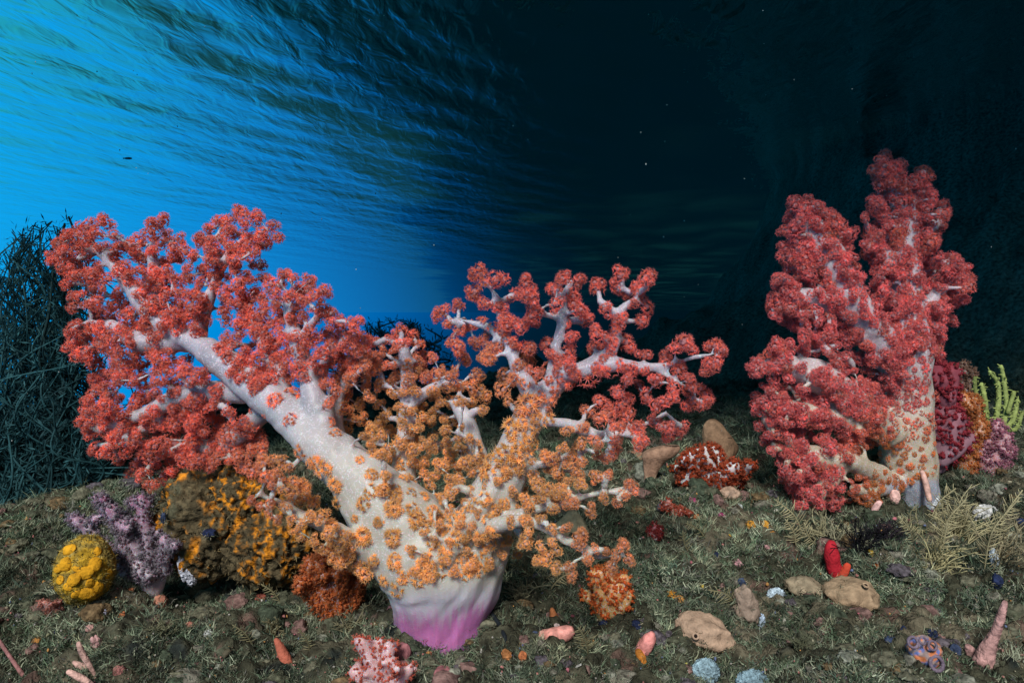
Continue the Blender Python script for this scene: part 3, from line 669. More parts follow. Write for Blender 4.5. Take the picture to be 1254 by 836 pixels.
for ln_ in ([(985, 268), (1003, 298), (1016, 325), (1032, 362), (1058, 400), (1088, 425)], [(1112, 265), (1116, 300), (1117, 330), (1119, 355), (1112, 385), (1104, 420)], [(972, 458), (1004, 480), (1030, 510), (1060, 522)], [(985, 545), (1012, 560), (1040, 572)], [(1010, 372), (980, 362)], [(1150, 352), (1128, 380)], [(1030, 460), (1000, 440), (968, 445)]):
    bareR += strip(ln_, 4.5 if ln_[0][0] == 1112 else 7)
canR = [(a, b_, rg.uniform(8.5, 12.5), None) for a, b_ in poisson(polyR, 10.4, rg, bareR, 24000)]
outl = Z6([(440, 225, 52), (425, 290, 48), (430, 375, 52), (400, 400, 50), (440, 420, 46), (375, 510, 48), (360, 570, 50), (420, 560, 48), (430, 630, 46), (345, 735, 44), (292, 795, 32), (560, 285, 46), (610, 325, 44), (740, 95, 48), (775, 80, 42), (750, 130, 44), (880, 115, 36), (890, 165, 38), (945, 245, 36), (720, 230, 46), (700, 360, 44), (705, 410, 38), (910, 350, 38), (985, 440, 44), (1025, 470, 42), (1015, 550, 42), (960, 600, 36), (935, 690, 36), (925, 745, 36), (735, 500, 40), (735, 545, 36)])
canR += [(a, b_, r, None) for a, b_, r in outl]
canR += [(a, b_, rg.uniform(9, 12), .05) for a, b_ in poisson(polyR, 24, rg, (), 1500)]
stemR = [(1095, 380), (1128, 330), (1140, 380), (1146, 440), (1148, 470), (1150, 530), (1152, 580), (1120, 585), (1098, 605), (1062, 612), (1040, 604), (1042, 590), (1070, 580), (1062, 555), (1070, 530), (1090, 480)]
rosR = []
canR += [(a, b_, rg.uniform(6, 9), None) for a, b_ in poisson([(1056, 470), (1085, 460), (1100, 500), (1092, 545), (1060, 552)], 11, rg, (), 1500)]
canR += [(a, b_, rg.uniform(4.5, 7), None) for a, b_ in poisson([(1040, 584), (1100, 575), (1106, 600), (1070, 618), (1036, 612)], 9, rg, (), 1500)]
for a, b_ in poisson(stemR, 9.6, rg, (), 6000):
    rosR.append((a, b_, float(np.interp(b_, [430, 520, 590], [6.0, 4.6, 3.6])) * rg.uniform(.6, 1.35)))
rosR += [(a, b_, rg.uniform(5, 7)) for a, b_ in poisson(polyR, 9.5, rg, bareR, 9000)]
def pal_right(c):
    px, py = c[0] / c[1] * F + HX, HY - c[2] / c[1] * F
    t = float(sm(470, 580, py) * sm(1015, 1075, px)) * 1.0
    return pal(CRI, dict(core=(.90, .42, .12), mid=(.75, .27, .07), tip=(.78, .34, .15)), min(1, max(0, t + rg.normal(0, .12))))
def trunk_right(co):
    py = HY - co[:, 2] / co[:, 1] * F
    c = np.tile(np.array([.52, .44, .47]), (len(co), 1))
    w = sm(400, 540, py)[:, None]; c = c * (1 - w) + np.array([.50, .42, .30]) * w
    w = (sm(582, 594, py) * sm(1078, 1094, co[:, 0] / co[:, 1] * F + HX))[:, None]; c = c * (1 - w) + np.array([.40, .43, .50]) * w
    return c
big_coral('soft_coral', 'tall crimson soft coral with two spires, packed with polyps, on a speckled cream stalk', RY, (1118, 606), limbsR, canR, rosR, pal_right, trunk_right, TPL_FINE, rg, voxel=.0045)

# ------------------------------------------------------------------ small soft corals
def small_coral(name, label, base, limbs, tcol, pcols, npoly, psize, rg, cat='coral', dy=0.0, tsz=1.0, from_frac=.15, voxel=.003, mat=None, depth=None, lift=.8):
    y0 = (depth or G1(*base)) + dy
    root = empty(name, P(base[0], base[1], y0), label, cat)
    tb = MB(); S = []
    for lb in limbs:
        pts = np.array([list(P(a, b_, y0 + d)) + [r * y0 / F] for a, b_, d, r in lb]); s = spline(pts, .008)
        tube(tb, s[:, :3], np.maximum(s[:, 3], .0012), (1, 1, 1), n=10); S.append(s)
    tm = remesh_branches(tb, 'stem', voxel, 3); co = mesh_np(tm)
    zz = (co[:, 2] - co[:, 2].min()) / max(1e-6, np.ptp(co[:, 2])); c0, c1 = np.asarray(tcol[0]), np.asarray(tcol[1])
    cc = c0 * (1 - zz[:, None]) + c1 * zz[:, None]; setcol(tm, cc * (.7 + .6 * fbm(co * 60, 3, 3))[:, None])
    link('stem', tm, mat or M_trunk, root)
    # polyps on the remeshed surface, more of them on the outer branches
    nv = np.zeros(len(tm.vertices) * 3, np.float32); tm.vertices.foreach_get('normal', nv); nv = nv.reshape(-1, 3).astype(float)
    ok = np.where(zz > from_frac * rg.uniform(.6, 1.5, len(zz)))[0]
    mb = MB()
    for i in rg.choice(ok, min(npoly, len(ok)), replace=False):
        p = pcols[rg.integers(len(pcols))]; r = psize * y0 / F * rg.uniform(.7, 1.3)
        put_cluster(mb, TPL_TINY, co[i] + nv[i] * r * .0, nrm(nv[i] + rg.normal(0, .25, 3)), r * 1.5, p, rg)
        V, Fc = ICO[1]; mb.add(co[i] + nv[i] * r * .25 + V * r * .62, Fc, np.asarray(p['mid']) * rg.uniform(.8, 1.15))
    tag(mb.build('polyps', M_poly, root), kind='stuff')
    return root
def bush(base, tips, r0, r1, rg, jit=.02, sub=2, spread=10):
    """limbs from base to each tip with a few side twigs"""
    out = []
    for (tx, ty) in tips:
        mx, my = (base[0] * .45 + tx * .55 + rg.uniform(-4, 4)), (base[1] * .45 + ty * .55 + rg.uniform(-4, 4)); d = rg.uniform(-jit, jit)
        out.append([(base[0], base[1], 0, r0), (mx, my, d * .6, (r0 + r1) * .5), (tx, ty, d, r1)])
        for _ in range(sub):
            u = rg.uniform(.35, .95); qx, qy = mx + (tx - mx) * u, my + (ty - my) * u; a = rg.uniform(0, 6.28)
            out.append([(qx, qy, d * .8, r1 * 1.1), (qx + spread * .6 * math.cos(a), qy + spread * .6 * math.sin(a) - 2, d + rg.uniform(-.01, .01), r1 * .9), (qx + spread * math.cos(a), qy + spread * math.sin(a) - 4, d + rg.uniform(-jit, jit), r1 * .7)])
    return out
def P3(core, mid, tip): return dict(core=core, mid=mid, tip=tip)
rg = np.random.default_rng(31)
GREY = P3((.33, .31, .34), (.25, .22, .26), (.37, .35, .38))
small_coral('soft_coral', 'greyish mauve bushy soft coral leaning left beside the yellow sponge', (193, 733),
    bush((190, 728), [(120, 608), (135, 622), (98, 640), (108, 660), (150, 630), (172, 610), (180, 640), (150, 665), (202, 660), (168, 690)], 8, 7, rg, .03, 2, 14),
    ((.55, .5, .55), (.30, .12, .20)), [GREY, P3((.36, .3, .34), (.3, .2, .26), (.4, .36, .4))], 1500, 2.6, rg, from_frac=.22)
small_coral('soft_coral', 'orange bristly soft coral tucked under the left side of the large coral', (408, 752),
    bush((408, 748), [(380, 690), (398, 682), (420, 690), (372, 712), (438, 705), (410, 700), (430, 730), (390, 725)], 16, 9, rg, .03, 2, 12),
    ((.45, .12, .03), (.55, .17, .06)), [P3((.72, .28, .10), (.62, .17, .05), (.7, .25, .12))], 900, 3.0, rg, from_frac=.1)
small_coral('soft_coral', 'small stubby soft coral, cream with orange red knobs, right of the magenta foot', (744, 754),
    bush((744, 750), [(728, 702), (740, 700), (745, 715), (765, 708), (768, 728), (718, 728), (757, 735)], 15, 8, rg, .02, 1, 6),
    ((.78, .48, .18), (.75, .35, .12)), [P3((.75, .20, .05), (.70, .15, .04), (.75, .22, .08)), P3((.8, .3, .08), (.75, .22, .06), (.8, .3, .1))], 320, 3.0, rg, from_frac=.2)
small_coral('soft_coral', 'pale pink soft coral with red dots at the bottom edge of the photo', (468, 838),
    bush((466, 836), [(440, 785), (448, 800), (462, 795), (480, 808), (432, 822), (475, 790), (497, 826), (510, 832), (455, 825), (485, 830)], 10, 7, rg, .03, 2, 10),
    ((.75, .42, .42), (.80, .50, .50)), [P3((.75, .18, .08), (.68, .16, .10), (.8, .35, .3))], 420, 2.4, rg, from_frac=.05)
small_coral('soft_coral', 'low rust red soft coral with white veins between the two big corals', (872, 598),
    bush((870, 594), [(832, 575), (845, 558), (862, 552), (880, 560), (900, 570), (912, 575), (905, 590), (850, 590), (838, 588), (885, 585), (866, 575)], 9, 7, rg, .04, 2, 12),
    ((.7, .58, .55), (.75, .66, .64)), [P3((.55, .13, .05), (.42, .07, .025), (.55, .14, .08))], 1100, 3.0, rg, from_frac=.0)
small_coral('soft_coral', 'tall bristly orange soft coral right of the speckled cream stalk', (1178, 600),
    bush((1176, 596), [(1178, 488), (1190, 492), (1168, 510), (1198, 520), (1185, 520), (1164, 545), (1192, 552), (1200, 540), (1176, 560)], 15, 10, rg, .03, 1, 8),
    ((.40, .13, .03), (.5, .2, .06)), [P3((.62, .26, .09), (.5, .15, .04), (.58, .25, .12))], 1300, 2.6, rg, from_frac=.02, depth=RY + .08)
small_coral('soft_coral', 'dark crimson smooth soft coral pressed behind the speckled cream stalk', (1150, 575),
    [[(1148, 570, 0, 12), (1152, 530, 0, 13), (1158, 480, .02, 13), (1150, 455, .03, 14)], [(1158, 490, 0, 11), (1166, 455, .01, 10)], [(1150, 560, -.01, 10), (1165, 530, -.02, 12), (1172, 512, -.02, 12)], [(1152, 565, -.02, 8), (1170, 552, -.03, 8), (1188, 535, -.03, 7)], [(1150, 470, 0, 12), (1140, 450, .01, 13)]],
    ((.55, .36, .42), (.42, .07, .10)), [P3((.40, .05, .06), (.36, .04, .06), (.42, .07, .09))], 500, 3.4, rg, from_frac=.08, depth=RY + .03, mat=M_poly)
small_coral('soft_coral', 'dusty pink soft coral bush at the right edge below the yellow green sea whip', (1213, 590),
    bush((1212, 585), [(1222, 520), (1232, 535), (1208, 540), (1228, 555), (1202, 552), (1215, 560), (1236, 550)], 9, 7, rg, .02, 1, 8),
    ((.55, .25, .22), (.5, .22, .26)), [P3((.5, .22, .28), (.42, .15, .22), (.55, .3, .34))], 480, 2.3, rg, from_frac=.1, depth=RY + .05)
small_coral('soft_coral', 'faint brown feathery soft coral behind the tall orange one', (1180, 490),
    bush((1180, 488), [(1172, 452), (1180, 446), (1190, 455), (1166, 462)], 5, 5, rg, .02, 2, 8),
    ((.25, .14, .09), (.28, .17, .12)), [P3((.3, .18, .13), (.24, .13, .09), (.3, .2, .15))], 300, 2.4, rg, from_frac=.0, depth=RY + .22)
small_coral('soft_coral', 'little brick red tuft of soft coral on the turf below the brown vase sponges', (826, 632),
    bush((826, 632), [(812, 622), (822, 618), (835, 620), (842, 628)], 3, 3, rg, .01, 2, 6),
    ((.45, .12, .08), (.5, .15, .1)), [P3((.55, .14, .08), (.45, .09, .05), (.55, .16, .1))], 160, 2.0, rg, from_frac=.0, voxel=.0025)
small_coral('soft_coral', 'dark red tuft of soft coral, between the large coral and the brick red tuft', (801, 662),
    bush((801, 662), [(796, 648), (803, 645), (808, 652)], 4, 3, rg, .01, 1, 5),
    ((.35, .05, .05), (.4, .06, .06)), [P3((.42, .07, .06), (.35, .04, .04), (.42, .09, .08))], 120, 2.0, rg, from_frac=.0, voxel=.0025)
small_coral('soft_coral', 'small salmon coloured branching coral below the yellow sponge', (60, 752),
    bush((60, 752), [(47, 742), (55, 736), (68, 738), (74, 745), (62, 742)], 3, 3, rg, .012, 1, 6),
    ((.5, .2, .15), (.55, .24, .19)), [P3((.55, .25, .2), (.5, .2, .15), (.6, .3, .24))], 120, 1.8, rg, from_frac=.0, voxel=.0025)

# ------------------------------------------------------------------ sea whip, sponges, rock
def whip(name, label, base, strands, col, rg, depth, cat='sea whip', side=True):
    root = empty(name, P(base[0], base[1], depth), label, cat); 
    for st in strands:
        mb = MB(); pts = np.array([list(P(a, b_, depth + d)) + [r * depth / F] for a, b_, d, r in st]); s = spline(pts, .008)
        tube(mb, s[:, :3], s[:, 3], np.asarray(col) * rg.uniform(.8, 1.2), n=8)
        if side:
            for k in range(2, len(s), 1):
                for _ in range(3):
                    d = nrm(rg.normal(0, 1, 3)); q = s[k, :3] + rg.normal(0, .0015, 3)
                    tube(mb, np.array([q, q + d * s[k, 3] * 2.0]), [s[k, 3] * .45, s[k, 3] * .2], np.asarray(col) * rg.uniform(.9, 1.4), n=5, round_end=False)
        mb.build('branch', M_spon, root)
    return root
whip('sea_whip', 'yellow green branching sea whip at the right edge above the dusty pink coral', (1222, 540),
    [[(1222, 540, 0, 3), (1210, 520, 0, 3), (1206, 490, 0, 3), (1202, 470, .01, 2.5)], [(1215, 525, 0, 3), (1222, 500, 0, 3), (1222, 470, 0, 2.6), (1212, 455, 0, 2.2)], [(1222, 535, 0, 3), (1232, 505, .01, 3), (1230, 470, .01, 2.6), (1226, 448, .01, 2)], [(1225, 530, 0, 3), (1240, 515, 0, 3), (1246, 490, 0, 2.4)], [(1206, 500, 0, 3), (1195, 480, 0, 2.4), (1194, 462, 0, 2)], [(1234, 505, 0, 2.6), (1242, 480, 0, 2.2)], [(1228, 525, 0, 3), (1244, 525, 0, 2.6), (1252, 505, 0, 2)]],
    (.24, .29, .09), rg, RY + .12)
def fuzz(mb, pts, nrms, n, ln, w, k, cols, rg):
    """short filaments growing from given surface points"""
    i = rg.integers(0, len(pts), n); b0 = pts[i]; d = nrm(nrms[i] + rg.normal(0, .7, (n, 3)) + np.array([0, 0, .35])); L_ = (rg.uniform(*ln, n) * k)[:, None]; ww = (rg.uniform(*w, n) * k)[:, None]
    sd = nrm(np.cross(d, rg.normal(0, 1, (n, 3)))); m = b0 + d * L_ * .5; e = m + nrm(d + rg.normal(0, .5, (n, 3))) * L_ * .5; b0 = b0 - nrms[i] * L_ * .1
    V = np.stack([b0 - sd * ww, b0 + sd * ww, m - sd * ww * .8, m + sd * ww * .8, e], 1).reshape(-1, 3); q = np.arange(n)[:, None] * 5
    Fq = np.concatenate([q + np.array([[0, 1, 3]]), q + np.array([[0, 3, 2]]), q + np.array([[2, 3, 4]])], 1).reshape(-1, 3)
    mb.add(V, Fq, np.repeat(np.asarray(cols)[rg.integers(0, len(cols), n)] * rg.uniform(.6, 1.4, (n, 1)), 5, 0))
FZ = [(.12, .13, .08), (.20, .18, .12), (.08, .09, .06), (.26, .23, .16)]
def lump(name, label, px, py, rx, ry, col, cat, mat=None, rz=None, amp=.15, freq=2.2, seed=0, sub=4, dy=0, colf=None, osc=None, group=None, sink=0, tilt=0, depth=None):
    y = depth or (G1(px, py + ry * .75) + dy); k = y / F
    c = P(px, py + sink, y); rr = np.array([rx * k, (rz or rx) * k, ry * k])
    rot = None
    if tilt: ct, st = math.cos(R(tilt)), math.sin(R(tilt)); rot = np.array([[ct, 0, st], [0, 1, 0], [-st, 0, ct]])
    mb = MB(); Q = blob(mb, c, rr, col, amp, freq, seed, sub, rot, colf)
    nv = nrm((Q - c) / rr ** 2); patch = fbm(Q * 55, seed + 9, 2) + .9 * np.clip((c[2] - Q[:, 2]) / rr[2], -.6, 1) * .35
    sel = patch > .50
    if sel.sum() > 5: fuzz(mb, Q[sel], nv[sel], int(5 * (rx + ry)) + 12, (2.5, 7), (.3, .65), k, FZ, rg)
    if osc:
        root = empty(name, c - np.array([0, 0, rr[2]]), label, cat, group); mb.build('body', mat or M_spon, root)
        for (ox, oy, orr) in osc:                                # raised rims with dark mouths
            q = P(ox, oy, y); q[1] = y - rr[1] * math.sqrt(max(.05, 1 - min(1, ((ox - px) / rx) ** 2 + ((oy - py) / ry) ** 2))) * .97
            nv = nrm((q - c) / rr ** 2); bs = basis(nv); an = np.linspace(0, 2 * math.pi, 15)
            mo = MB(); ring = q + orr * k * (np.cos(an)[:, None] * bs[:, 0] + np.sin(an)[:, None] * bs[:, 1]) + nv * orr * k * .25
            tube(mo, ring, orr * k * .42, np.asarray(col) * 1.1, n=7, round_end=False); mo.build('rim', mat or M_spon, root)
            mo = MB(); blob(mo, q + nv * orr * k * .05, orr * k * .75, (.02, .012, .01), 0, 1, 0, 2); mo.build('mouth', M_spon, root)
        return root, y, c, rr
    o = mb.build(name, mat or M_spon, origin=c - np.array([0, 0, rr[2]])); tag(o, label, cat, group)
    return o, y, c, rr
# yellow sponge with domed lobes
y = G1(104, 736); k = y / F
root = empty('sponge', P(102, 738, y), 'round yellow sponge with bulging golden lobes left of the mauve coral', 'sponge')
mb = MB(); c = P(104, 697, y); rr = np.array([33, 32, 41]) * k
blob(mb, c, rr, (.22, .19, .07), .08, 5, 3, 5, colf=lambda V, Q, n: np.array([.26, .19, .05]) * (.5 + 1.2 * fbm(V * 9, 2, 3))[:, None] * (1 - sm(.45, .6, fbm(V * 3, 5, 3))[:, None]) + np.array([.55, .33, .03]) * sm(.45, .6, fbm(V * 3, 5, 3))[:, None] * .8)
fuzz(mb, mb.v[0], nrm(mb.v[0] - c), 1500, (2, 6), (.3, .6), k, [(.20, .17, .06), (.12, .11, .05), (.28, .22, .07)], rg); mb.build('body', M_rough, root); bv = BVHTree.FromPolygons([tuple(v) for v in mb.v[0]], [list(map(int, f)) for f in mb.f[0]])
for (a, b_, r) in Z5([(240, 375, 24), (228, 425, 24), (255, 480, 26), (295, 455, 28), (330, 425, 26), (300, 525, 28), (265, 530, 20), (208, 480, 20), (372, 460, 18), (335, 505, 24), (202, 440, 18), (265, 440, 14), (235, 505, 16), (338, 382, 16), (312, 490, 18)]):
    h = bv.ray_cast(Vector((0, 0, 0)), Vector(P(a, b_, 1.0)).normalized())
    if h[0] is None: continue
    nv = np.array(h[1]); nv = -nv if np.dot(nv, P(a, b_, 1)) > 0 else nv
    bs = basis(nv, rg.uniform(0, 3)); mo = MB(); blob(mo, np.array(h[0]), np.array([1.0, .8, .36]) * r * k, (.64, .31, .015), .22, 1.5, int(a), 3, bs); mo.build('lobe', M_spon, root)
# encrusted rock
y = G1(290, 722); k = y / F
def rockcol(V, Q, n):
    a = fbm(Q * 20, 12, 4); b_ = fbm(Q * 90 + 3, 18, 3); rdg = 1 - np.abs(fbm(Q * 75, 44, 2) - .5) * 5; w = (sm(.47, .55, a) * sm(.30, .65, rdg) * sm(.34, .52, b_))[:, None]
    base = np.array([.10, .078, .042]) * (.25 + 1.3 * b_[:, None]); g = sm(.55, .65, fbm(Q * 16 + 9, 33, 3))[:, None]
    base = base * (1 - g) + np.array([.09, .085, .05]) * g
    return base * (1 - w) + np.array([.55, .20, .015]) * (.6 + .8 * b_[:, None]) * w
mb = MB(); V, Fc = ICO[6]
def rock_part(c, rr, seed):
    q = V * rr + c
    rid = 1 - np.abs(fbm(q * 75, 44, 2) - .5) * 5
    d = (fbm(V * 2.2 + seed, seed, 3) - .5) * .34 + rid * .09 + (fbm(q * 110, seed + 3, 2) - .5) * .14
    Q = c + V * rr * (1 + d[:, None]); mb.add(Q, Fc, rockcol(V, Q, d))
rock_part(P(262, 632, y), np.array([62, 56, 66]) * k, 5); rock_part(P(330, 660, y - .01), np.array([54, 50, 54]) * k, 9); rock_part(P(300, 606, y - .01), np.array([40, 44, 40]) * k, 13)
Qr = np.concatenate(mb.v); fuzz(mb, Qr, nrm(Qr - P(290, 640, y)), 5200, (3, 9), (.35, .8), k, [(.11, .09, .05), (.16, .13, .07), (.07, .06, .035), (.2, .15, .07)], rg)
tag(mb.build('encrusted_rock', M_rough, origin=P(290, 718, y)), 'boulder of brown fuzz and ruffled orange sponge under the left limb of the large coral', 'rock')
# plain sponges
TAN = (.42, .29, .20)
def vase(name, label, prof, px, depth, col, lean=0, flat=.5, seed=0):
    """upright lobed sponge: prof = [(py, half width px, centre px)]"""
    mb = MB(); an = np.linspace(0, 2 * math.pi, 28, endpoint=False); k = depth / F; rings = []
    pr = spline(np.array([[px_, 0, py_, w] for py_, w, px_ in prof], float), 4)
    for a, _, b_, w in pr:
        r = np.maximum(w, .5) * k; cc = P(a, b_, depth); nz = .8 + .4 * fbm(np.stack([np.cos(an) * 1.5, np.sin(an) * 1.5, np.full_like(an, b_ * .06 + seed)], -1), seed, 3)
        rings.append(np.stack([cc[0] + np.cos(an) * r * nz, cc[1] + np.sin(an) * r * flat * nz, np.full_like(an, cc[2])], -1))
    V = np.concatenate(rings); n = len(an); m = len(rings); i = np.arange(m - 1)[:, None] * n; j = np.arange(n)[None]
    fq = np.stack([i + j, i + (j + 1) % n, i + n + (j + 1) % n, i + n + j], -1).reshape(-1, 4)
    cv = np.asarray(col) * (.6 + .8 * fbm(V * 40, seed, 3))[:, None]; b0 = mb.n
    mb.add(V, fq, cv); mb.f.append(np.arange(n)[None] + b0); mb.f.append((np.arange(n)[::-1] + (m - 1) * n)[None] + b0)
    o = mb.build(name, M_spon, origin=P(prof[-1][2], prof[-1][0], depth)); tag(o, label, 'sponge'); return o
BR = (.24, .15, .09)
vase('sponge', 'tall brown lobed sponge behind the rust red soft coral', [(513, 4, 872), (520, 12, 873), (535, 18, 878), (550, 20, 884), (565, 16, 880), (590, 14, 878)], 880, G1(880, 585) + .06, BR, seed=2)
vase('sponge', 'small dark brown finger of sponge right of the tall lobed sponge', [(535, 3, 893), (545, 6, 893), (562, 8, 890), (585, 9, 888)], 890, G1(890, 585) + .04, BR, seed=5)
vase('sponge', 'flat folded brown sponge left of the rust red soft coral', [(545, 10, 822), (551, 20, 812), (558, 20, 806), (566, 13, 801), (580, 8, 797), (595, 7, 796)], 805, G1(805, 590) + .02, (.30, .18, .12), seed=8)
vase('sponge', 'small brown sponge peak half hidden behind the low right branches of the large coral', [(552, 6, 775), (558, 18, 778), (565, 16, 780), (585, 12, 782)], 778, G1(790, 590) + .12, (.28, .16, .10), seed=9)
vase('sponge', 'olive grey cone of sponge between the low right branches of the large coral', [(623, 3, 702), (635, 14, 700), (650, 26, 697), (668, 32, 695)], 700, G1(700, 662) + .04, (.26, .24, .15), seed=4)
lump('sponge', 'smooth beige lump of sponge with a dark pore at the bottom, right of centre', 862, 772, 36, 20, TAN, 'sponge', M_spon, rz=26, amp=.42, freq=1.9, seed=24, sink=4, osc=[(846, 768, 3.2)], tilt=14)
lump('sponge', 'wide tan sponge mound with a small knob right below the red finger sponge', 1042, 724, 34, 19, (.34, .24, .15), 'sponge', M_spon, rz=28, amp=.36, freq=1.9, seed=25, sink=5, osc=[(1051, 710, 3)])
lump('sponge', 'low pale tan sponge mound left of the wide tan mound', 985, 716, 22, 13, (.30, .24, .16), 'sponge', M_spon, amp=.38, freq=2, seed=26, sink=4)
lump('sponge', 'crumpled beige sponge between the two tan mounds and the beige lump', 914, 742, 15, 22, (.28, .21, .16), 'sponge', M_spon, amp=.5, freq=2.4, seed=17, tilt=-18)
lump('sponge', 'small beige sponge at the foot of the rust red coral', 893, 604, 13, 9, (.36, .25, .18), 'sponge', M_smooth, amp=.2, seed=18)
# red finger sponge
def fingers(name, label, strands, col, mat, cat, dy=0, n=10, cols=None, rough=.12, part='finger'):
    y = G1(strands[0][0][0], strands[0][0][1]) + dy; root = empty(name, P(strands[0][0][0], strands[0][0][1], y), label, cat)
    for q, st in enumerate(strands):
        mb = MB(); pts = np.array([list(P(a, b_, y + d)) + [r * y / F] for a, b_, d, r in st]); s = spline(pts, .006)
        rad = s[:, 3] * (1 + rough * 2 * (fbm(s[:, :3] * 60 + q, q, 2) - .5))
        tube(mb, s[:, :3], rad, np.asarray(cols[q] if cols else col), n=n); mb.build(part, mat, root)
    return root
fingers('sponge', 'bright red finger sponge standing on the tan mound below the crimson coral', [[(1026, 708, 0, 8), (1020, 690, 0, 8), (1018, 672, 0, 7.5), (1018, 666, 0, 6)], [(1028, 708, -.01, 6), (1034, 700, -.01, 5), (1038, 692, -.01, 4)]], (.60, .02, .03), M_spon, 'sponge', cols=[(.42, .018, .03), (.50, .06, .03)], rough=.38)
fingers('sponge', 'pale pink horn shaped sponge at the bottom right corner', [[(1204, 812, 0, 13), (1210, 793, 0, 9), (1220, 772, 0, 6), (1227, 750, 0, 4.5), (1231, 737, 0, 3)], [(1196, 812, .02, 11), (1190, 800, .02, 8), (1186, 792, .02, 5)], [(1221, 806, .02, 9), (1226, 798, .02, 6)]], (.42, .24, .22), M_rough, 'sponge')
fingers('sponge', 'red brown cigar of sponge lying at the bottom left of the magenta foot', [[(357, 818, 0, 5), (348, 803, 0, 7), (342, 790, 0, 5), (338, 783, 0, 3)]], (.45, .13, .08), M_spon, 'sponge')
fingers('sponge', 'pale pink rods of sponge at the bottom left corner', [[(118, 830, 0, 2.5), (110, 815, 0, 3), (101, 800, 0, 4), (96, 787, 0, 2.6)], [(112, 838, -.02, 3.5), (98, 829, -.02, 4.5), (84, 822, -.02, 3.6)], [(106, 820, .01, 3), (98, 815, .01, 4.5), (90, 810, .01, 2)]], (.50, .31, .26), M_rough, 'sponge', rough=.3)
fingers('sponge', 'thin pinkish rod leaning out of the left bottom corner', [[(28, 826, 0, 2.6), (14, 806, 0, 2.2), (-4, 780, 0, 2)]], (.36, .17, .16), M_spon, 'sponge')
fingers('sponge', 'thin pink stick leaning on the pale foot of the crimson coral', [[(1138, 612, -.06, 3), (1134, 592, -.05, 3.4), (1129, 577, -.04, 2.4)]], (.58, .36, .30), M_smooth, 'sponge')
fingers('tunicate', 'pink pointed tube left of the pale foot of the crimson coral', [[(1067, 632, 0, 3), (1072, 622, -.01, 4), (1077, 615, -.01, 3)]], (.72, .45, .42), M_smooth, 'tunicate', part='body')
lump('tunicate', 'rounded pale pink tunicate against the pale foot of the crimson coral', 1096, 608, 6, 9, (.74, .46, .40), 'tunicate', M_smooth, amp=.15, seed=21, depth=RY - .07)
# small white crusts
def whitecol(V, Q, n): return np.array([.55, .56, .60]) * (.45 + .9 * fbm(Q * 160, 6, 3))[:, None]
def crust(name, label, px, py, rx, ry, col, seed, cat='sponge', tilt=0, amp=.4, freq=3.5, dy=0):
    y = G1(px, py + ry * .7) + dy; kk = y / F; mb = MB()
    V, Fc = ICO[5]; rr = np.array([rx, min(rx, ry) * .6, ry]) * kk
    n = 1 - np.abs(fbm(V * freq + seed, seed, 3) - .5) * 4; n2 = fbm(V * 12, seed + 2, 3) - .5
    Q = V * rr * (1 + amp * (n - .5)[:, None] * .8 + .3 * n2[:, None])
    if tilt: ct, st = math.cos(R(tilt)), math.sin(R(tilt)); Q = Q @ np.array([[ct, 0, st], [0, 1, 0], [-st, 0, ct]]).T
    Q = Q + P(px, py, y); mb.add(Q, Fc, np.asarray(col) * (.5 + .5 * sm(0, 1, n)[:, None] + n2[:, None] * .8))
    return tag(mb.build(name, M_rough, origin=P(px, py + ry, y)), label, cat)
crust('sponge', 'ragged bluish white sponge scrap in front of the encrusted boulder', 230, 692, 11, 23, (.55, .57, .64), 3, tilt=-12, dy=-.13)
crust('sponge', 'rounded white lacy sponge at the right edge beside the pale hydroid spray', 1207, 629, 15, 11, (.60, .60, .58), 4, amp=.25, freq=5)
crust('sponge', 'pale blue bumpy sponge cut by the bottom edge, left one of the pair', 864, 822, 16, 15, (.26, .38, .43), 5, amp=.3, freq=7)
crust('sponge', 'pale blue bumpy sponge cut by the bottom edge, right one of the pair', 921, 836, 19, 15, (.22, .33, .38), 6, amp=.3, freq=7)
crust('sponge', 'pale blue petal shaped scrap below the beige crumpled sponge', 927, 760, 9, 10, (.45, .56, .68), 7, tilt=15)
crust('sponge', 'light blue scrap of sponge left of the low tan mound', 950, 728, 10, 8, (.50, .62, .70), 8)
crust('sponge', 'whitish upright scrap of sponge inside the pale hydroid spray', 1146, 617, 5, 10, (.62, .66, .70), 9, tilt=14)
crust('sponge', 'bluish white strip hanging at the right edge above the pink horn', 1218, 686, 5, 14, (.48, .56, .62), 10, tilt=-10)
crust('sponge', 'lilac scrap of sponge at the foot of the mauve coral', 122, 748, 8, 6, (.40, .40, .50), 11)

# ------------------------------------------------------------------ small animals and scraps on the seabed
TUN = 'pinkish tunicates around the magenta foot'
for (a, b_, rx, ry, col, lab, sd) in [
    (563, 727, 10, 7, (.48, .20, .22), 'mauve pink tunicate touching the right rim of the magenta foot', 1),
    (590, 727, 6, 7, (.50, .24, .25), 'small mauve tunicate at the right tip of the magenta foot', 2),
    (560, 763, 5, 8, (.55, .28, .28), 'egg shaped pink tunicate below right of the magenta foot', 3),
    (586, 763, 8, 9, (.52, .25, .24), 'pink tunicate farthest right below the magenta foot', 4),
    (492, 796, 12, 13, (.42, .17, .18), 'dull maroon pink tunicate between the magenta foot and the pale pink coral', 5),
    (542, 822, 11, 8, (.42, .17, .18), 'dark pink oval tunicate at the bottom edge below the magenta foot', 6),
    (494, 815, 9, 8, (.46, .22, .22), 'dusky pink tunicate just right of the pale pink coral', 7),
    (478, 746, 5, 9, (.55, .26, .26), 'pink tunicate at the left rim of the magenta foot', 8)]:
    lump('tunicate', lab, a, b_, rx, ry, np.array(col) * .75, 'tunicate', M_spon, amp=.22, seed=sd, sub=4, group=TUN, tilt=rg.uniform(-20, 20), sink=ry * .3)
